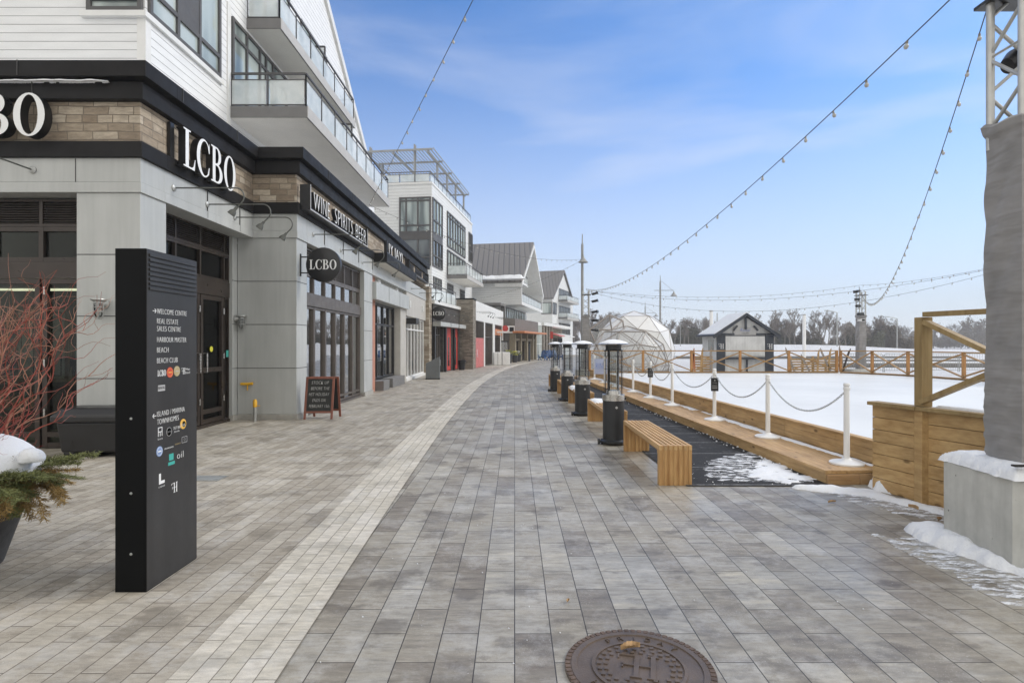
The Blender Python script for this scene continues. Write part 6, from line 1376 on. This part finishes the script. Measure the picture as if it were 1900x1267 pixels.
def leaf(loc, s, rz, label, curl=.5):
    t = MB(); n = 13; vs = []
    for i in range(n):
        f = i/(n-1); w_ = .40*max(.03, math.sin(math.pi*min(1, .03+f*.95)))**1.3*(1+.25*math.sin(i*2.6))
        for j_ in range(5): u = (j_-2)/2; vs.append((f*s-.5*s, u*w_*s*.5, .006+abs(u)**1.6*curl*s*.4+.04*s*math.sin(f*3)))
    t.add(vs, [(i*5+j_, i*5+j_+1, i*5+j_+6, i*5+j_+5) for i in range(n-1) for j_ in range(4)]); o = t.build('fallen_leaf', M['leaf'], recalc=False, smooth=True); o.location = loc; o.rotation_euler = (0, 0, rz); return tag(o, label, 'leaf', 'dry fallen leaves')
leaf((.60, 2.95, .016), .11, .25, 'curled tan leaf lying on the manhole cover', .55); leaf((3.19, 5.72, .003), .10, .3, 'flat brown leaf on the paving before the step end', .4)
leaf((.33, 3.52, .003), .045, 1.2, 'tiny pale leaf on the paving beyond the manhole cover', .6); leaf((3.75, 5.35, .05), .10, 1.9, 'brown leaf in the snow beneath the plank wall', .7); leaf((3.72, 4.98, .05), .09, .7, 'brown leaf in the snow beside the concrete block', .7)
q = MB(); q.box(-.26, .26, -.13, .13, .005, .012)
for k in range(12): q.box(-.24+.04*k, -.22+.04*k, -.11, .11, .0121, .016)
o = q.build('drain_grate', M['galv']); o.location = (-3.72, 6.75, 0); tag(o, 'small flat drain grate in the beige paving behind the pylon', 'drain')
# ================================================================ snow lying about
tagsnow = lambda o: tag(o, cat='snow')
tagsnow(snow_heap('snow_drift', 'snow drift spilling over the rubber mat by the near end of the step', [(2.7, 6.8), (2.9, 7.5), (3.62, 8.2), (3.6, 6.62), (3.1, 6.5)], .035, 21, .016, .012, .24, rough=.95, off=.3))
tagsnow(snow_heap('snow_drift', 'snow drift in front of the step end running toward the plank wall', [(2.9, 6.38), (3.5, 6.46), (4.05, 6.3), (4.15, 5.7), (4.5, 4.7), (4.1, 4.72), (3.9, 5.2), (3.55, 5.95), (3.1, 6.25)], .07, 33, .016, 0, .22, rough=.8, off=.2))
tagsnow(snow_heap('snow_drift', 'snow heaped against the foot of the concrete block', [(3.32, 4.5), (3.38, 4.9), (3.7, 4.9), (3.56, 4.0), (3.8, 3.85), (4.4, 3.8), (3.85, 3.68), (3.5, 3.8), (3.38, 4.1)], .12, 41, .014, 0, .12, rough=.75))
tagsnow(snow_heap('snow_dusting', 'thin scraped snow on the paving in front of the concrete block', [(3.02, 4.75), (3.5, 4.8), (3.6, 3.3), (3.15, 3.2), (3.0, 3.9)], .006, 43, .02, 0.001, .3, rough=.5, off=.1, mat='snow_thin'))
tagsnow(snow_heap('block_snow', 'lumpy snow lying on top of the concrete block', [(3.50, 3.97), (4.44, 3.97), (4.44, 4.68), (3.50, 4.68)], .09, 51, .014, .668, .09, rough=.55, off=.02))
tagsnow(snow_heap('step_snow', 'icy snow strip along the back of the timber step', [ra(6.5, 4.5)[:2], ra(6.5, 4.61)[:2], ra(12, 4.61)[:2], ra(12, 4.48)[:2], ra(9, 4.42)[:2]], .025, 61, .025, .157, .08, rough=.7))
tagsnow(snow_heap('step_snow', 'patches of snow between far chain posts on the step', [ra(12.2, 4.42)[:2], ra(12.2, 4.61)[:2], ra(24, 4.61)[:2], ra(24, 4.4)[:2]], .03, 64, .04, .157, .12, rough=.85))
tagsnow(snow_heap('fence_snow', 'snow lying on the cap of the tall plank wall', [(4.15, 5.64), (4.22, 5.66), (4.72, 4.1), (4.63, 4.1)], .03, 71, .015, .972, .03, rough=.2))
tagsnow(snow_heap('snow_drift', 'snow banked in the corner between step end and plank wall', [(3.92, 6.2), (3.98, 6.42), (4.12, 6.42), (4.15, 6.1), (4.08, 5.9)], .22, 77, .025, 0, .10, rough=.4))
tagsnow(snow_heap('bench_snow', 'crust of snow on the seat of the second bench from the viewer', [(1.56, 11.1), (1.9, 11.1), (1.88, 11.85), (1.54, 11.85)], .04, 81, .03, .45, .10, rough=.3)); tagsnow(snow_heap('bench_snow', 'crust of snow on the seat of the third bench from the viewer', [(1.48, 14.0), (1.82, 14.0), (1.82, 15.45), (1.46, 15.45)], .05, 83, .03, .45, .10, rough=.3))
tagsnow(snow_heap('balcony_snow', 'snow lying on the floor of the large lower balcony', [(-7.3, 15.0), (-5.6, 14.85), (-5.6, 17.5), (-7.3, 17.5)], .10, 91, .06, 7.765, .25, rough=.4))
tagsnow(snow_heap('cornice_snow', 'thin line of snow on the black ledge above the front letters', [(-9, 8.2), (-6.1, 8.2), (-5.9, 8.25), (-6.1, 8.285), (-9, 8.285)], .012, 93, .012, 5.412, .04, rough=.9))
tagsnow(snow_heap('snow_dusting', 'powdery snow thinly blown over the rubber mat near its front corner', [(2.3, 6.6), (2.6, 7.7), (3.6, 8.8), (3.62, 6.45)], .006, 47, .025, .012, .4, rough=.5, mat='snow_thin'))
tagsnow(snow_heap('snow_dusting', 'powdery broken snow on the paving along the tall plank wall', [(3.1, 6.3), (3.9, 6.25), (4.2, 5.2), (3.95, 4.75), (3.6, 5.4), (3.3, 6.0)], .006, 49, .025, .001, .35, rough=.5, mat='snow_thin'))
cr = random.Random(3); q = MB()
for k in range(300):
    if k < 110: x, y = ra(7+11*cr.random()**1.5, 3.84-abs(cr.gauss(0, .07)))[:2]; s_ = cr.uniform(.004, .018)
    elif k < 170: x, y = cr.uniform(2.0, 3.5), cr.uniform(6.4, 7.8); s_ = cr.uniform(.003, .011)
    else: x, y = cr.uniform(-1.2, 2.2), cr.uniform(2.8, 9); s_ = cr.uniform(.002, .0055)
    z = .012 if x > 1.95 and y > 6.4 else .002; q.T = Matrix.Translation((x, y, z+s_*.4)) @ Matrix.Rotation(cr.uniform(0, 3), 4, Vector((cr.random(), cr.random(), 1)).normalized()); q.lathe([(0,-.8*s_),(s_*.8,-.3*s_),(s_,.1*s_),(s_*.5,.6*s_),(0,.7*s_)], n=6)
q.T = None; tag(q.build('snow_crumbs', M['snow'], smooth=True), 'loose crumbs of snow scattered over mat and paving', 'snow', kind='stuff')

# ================================================================ trees
def bare_tree(seed, H):
    rn = random.Random(seed); t = thing('bare_tree', '', 'tree', (0, 0, 0), 0, 'bare winter trees at the edge of the wood')
    tr = MB(); cr_ = MB()
    def grow(p, d, L, r, lev):
        n = 5; pts = [p]; 
        for k in range(n): d = (d+Vector((rn.uniform(-.16,.16), rn.uniform(-.16,.16), rn.uniform(-.02,.12)))).normalized(); pts.append(pts[-1]+d*L/n)
        r = max(r, .013); (tr if lev < 1 else cr_).tube(pts, [r*(1-.45*k/n) for k in range(n+1)], 6 if lev < 1 else 3, caps=False)
        if lev >= 4: return
        nb = (14, 7, 6, 5)[lev]
        for k in range(nb):
            f = rn.uniform(.25 if lev == 0 else .2, 1); i = min(n-1, int(f*n)); b = pts[i].lerp(pts[i+1], f*n-i); a = rn.uniform(0, 6.28); up = (1.0, .75, .6, .5)[lev]
            grow(b, (Vector((math.cos(a), math.sin(a), up))+d*.35).normalized(), L*rn.uniform(.32, .55)*(1.1-.35*f), r*.42, lev+1)
    grow(Vector((0,0,0)), Vector((0,0,1)), H*.85, .02*H, 0)
    tr.build('trunk', M['bark'], t, recalc=False); cr_.build('crown', M['twigs'], t, recalc=False); return t
protos = [bare_tree(s_, h_) for s_, h_ in ((1, 5.9), (2, 6.4), (3, 5.6), (4, 6.6), (5, 6.2))]
rt = random.Random(17); kinds = ['tall open', 'slender', 'bushy', 'wide crowned', 'spindly']
spots = []
for k in range(120):
    ang = 6+k*.44
    if ang < 31: rr = 150+rt.uniform(-6, 12)
    elif ang < 34: rr = 165+rt.uniform(0, 10)
    else: rr = 290+rt.uniform(0, 30)
    spots.append((rr*math.sin(R(ang)), rr*math.cos(R(ang)), rt.choice((0,1,2,3,4)), rt.uniform(.75, 1.15)))
near = [(15.2, 118, 3, 1.0), (18.0, 112, 4, 1.05), (20.5, 116, 1, .95), (22.5, 110, 2, 1.05), (24, 120, 0, 1.0), (12.6, 121, 0, 1.0), (26, 114, 4, .85)]
used = set()
for i, (x, y, k, s_) in enumerate(near+spots):
    fr = 'just left of or behind the white domes' if i < len(near) else 'in the wood edge beyond the marina'
    lb = '%s bare tree %s' % (kinds[k], 'rising behind the white domes' if i < len(near) else ('in the near wood edge beyond the snow field' if math.hypot(x, y) < 200 else 'in the distant wood edge at the far right'))
    if k not in used: o = protos[k]; used.add(k); o['label'] = lb
    else: o = dup(protos[k], (0,0,0), 0, lb)
    z = terr(x, y)-.1 if math.hypot(x, y) < 200 else -.3
    o.location = (x, y, z); o.rotation_euler = (0, 0, rt.uniform(0, 6.28)); o.scale = (s_*1.0, s_*1.0, s_)
    if math.hypot(x, y) > 200: o.scale = (s_*1.5,)*3
def woodmass(name, label, arcs, n, mat, hr, s_, seed, trunks=True):
    rn = random.Random(seed); q = MB()
    for k in range(n):
        a0, a1, r0, r1, hm = rn.choice(arcs); a = R(rn.uniform(a0, a1)); r_ = rn.uniform(r0, r1); x, y = r_*math.sin(a), r_*math.cos(a)
        prof = hm*(.62+.25*math.sin(a*47)+.16*math.sin(a*131+1)+.10*math.sin(a*311)); z = prof*rn.random()**.75*hr
        if rn.random() < .35: h2 = rn.uniform(.5, 1.0)*prof; w_ = .05*s_; th = rn.uniform(0, 3.14); dx, dy = w_*math.cos(th), w_*math.sin(th); lx, ly = rn.uniform(-.5, .5), rn.uniform(-.5, .5); q.v += [(x-dx, y-dy, z*.3), (x+dx, y+dy, z*.3), (x+lx, y+ly, z*.3+h2*.75)]
        else:
            w_ = s_*rn.uniform(.25, .6); b = len(q.v); u = Vector((rn.uniform(-1,1), rn.uniform(-1,1), rn.uniform(-.8,.8))).normalized()*w_; v_ = Vector((rn.uniform(-1,1), rn.uniform(-1,1), rn.uniform(-1,1))).normalized()*w_; p = Vector((x, y, z)); q.v += [tuple(p), tuple(p+u), tuple(p+v_)]
        b = len(q.v)-3; q.f.append([b, b+1, b+2]); q.m.append(0)
    o = q.build(name, mat, recalc=False); return tag(o, label, 'woodland', kind='stuff')
woodmass('undergrowth', 'dense brown and green winter thicket along the near wood edge', [(4, 32, 153, 172, 8.0), (32, 35, 165, 185, 6.5)], 95000, M['wood_mass'], 1, .9, 1)
woodmass('evergreen_thicket', 'low dark evergreen band inside the near wood', [(8, 23, 150, 160, 6.6), (23, 33, 152, 165, 4.6)], 30000, M['evergreen'], 1, .9, 2)
woodmass('far_wood', 'far wood closing the view at the right', [(29, 62, 290, 340, 14), (62, 120, 190, 230, 12)], 70000, M['wood_mass'], 1, 1.7, 3)

# pieces that are several solids in one mesh become parts of their own
def split_loose(o):
    bm = bmesh.new(); bm.from_mesh(o.data); bm.verts.ensure_lookup_table(); seen = set(); isl = []
    for v0 in bm.verts:
        if v0.index in seen: continue
        st = [v0]; seen.add(v0.index); cur = []
        while st:
            v = st.pop(); cur.append(v.index)
            for e in v.link_edges:
                w_ = e.other_vert(v)
                if w_.index not in seen: seen.add(w_.index); st.append(w_)
        isl.append(set(cur))
    bm.free()
    if len(isl) < 2: return
    src = o.data; nm = o.name.split('.')[0]
    for k, ids in enumerate(isl):
        mp_ = {i: n for n, i in enumerate(sorted(ids))}; me = bpy.data.meshes.new(nm)
        me.from_pydata([src.vertices[i].co[:] for i in sorted(ids)], [], [[mp_[i] for i in p.vertices] for p in src.polygons if p.vertices[0] in ids]); me.materials.append(src.materials[0])
        if k == 0: o.data = me
        else: c = o.copy(); c.data = me; C.objects.link(c)
for o in [x for x in S.objects if x.type == 'MESH' and x.name.split('.')[0] in ('plinth', 'door_header', 'transom_beam', 'hinge', 'window_plinth', 'interior_wall', 'pier', 'panel_joint', 'corner_rod', 'seat_frame', 'armrest')]:
    if o.users_collection and (o.parent is None or o.parent.name.startswith(('retail', 'cafe', 'stone_shop', 'entrance', 'shop_door'))): split_loose(o)
# thin winter air
hb = MB(); hb.box(-60, 420, -25, 420, -2.2, 40); ho = hb.build('haze', bpy.data.materials.new('haze air')); hm = ho.data.materials[0]; hm.use_nodes = True; ht = hm.node_tree; ht.nodes.remove(ht.nodes['Principled BSDF'])
pv = ht.nodes.new('ShaderNodeVolumePrincipled'); pv.inputs['Color'].default_value = (.92, .94, .97, 1); pv.inputs['Density'].default_value = 0.0011; pv.inputs['Anisotropy'].default_value = 0.2
ht.links.new(pv.outputs[0], ht.nodes['Material Output'].inputs['Volume']); tag(ho, 'thin pale winter haze over the marina', 'haze', kind='stuff')
S.cycles.volume_bounces = 0; S.cycles.volume_step_rate = 10
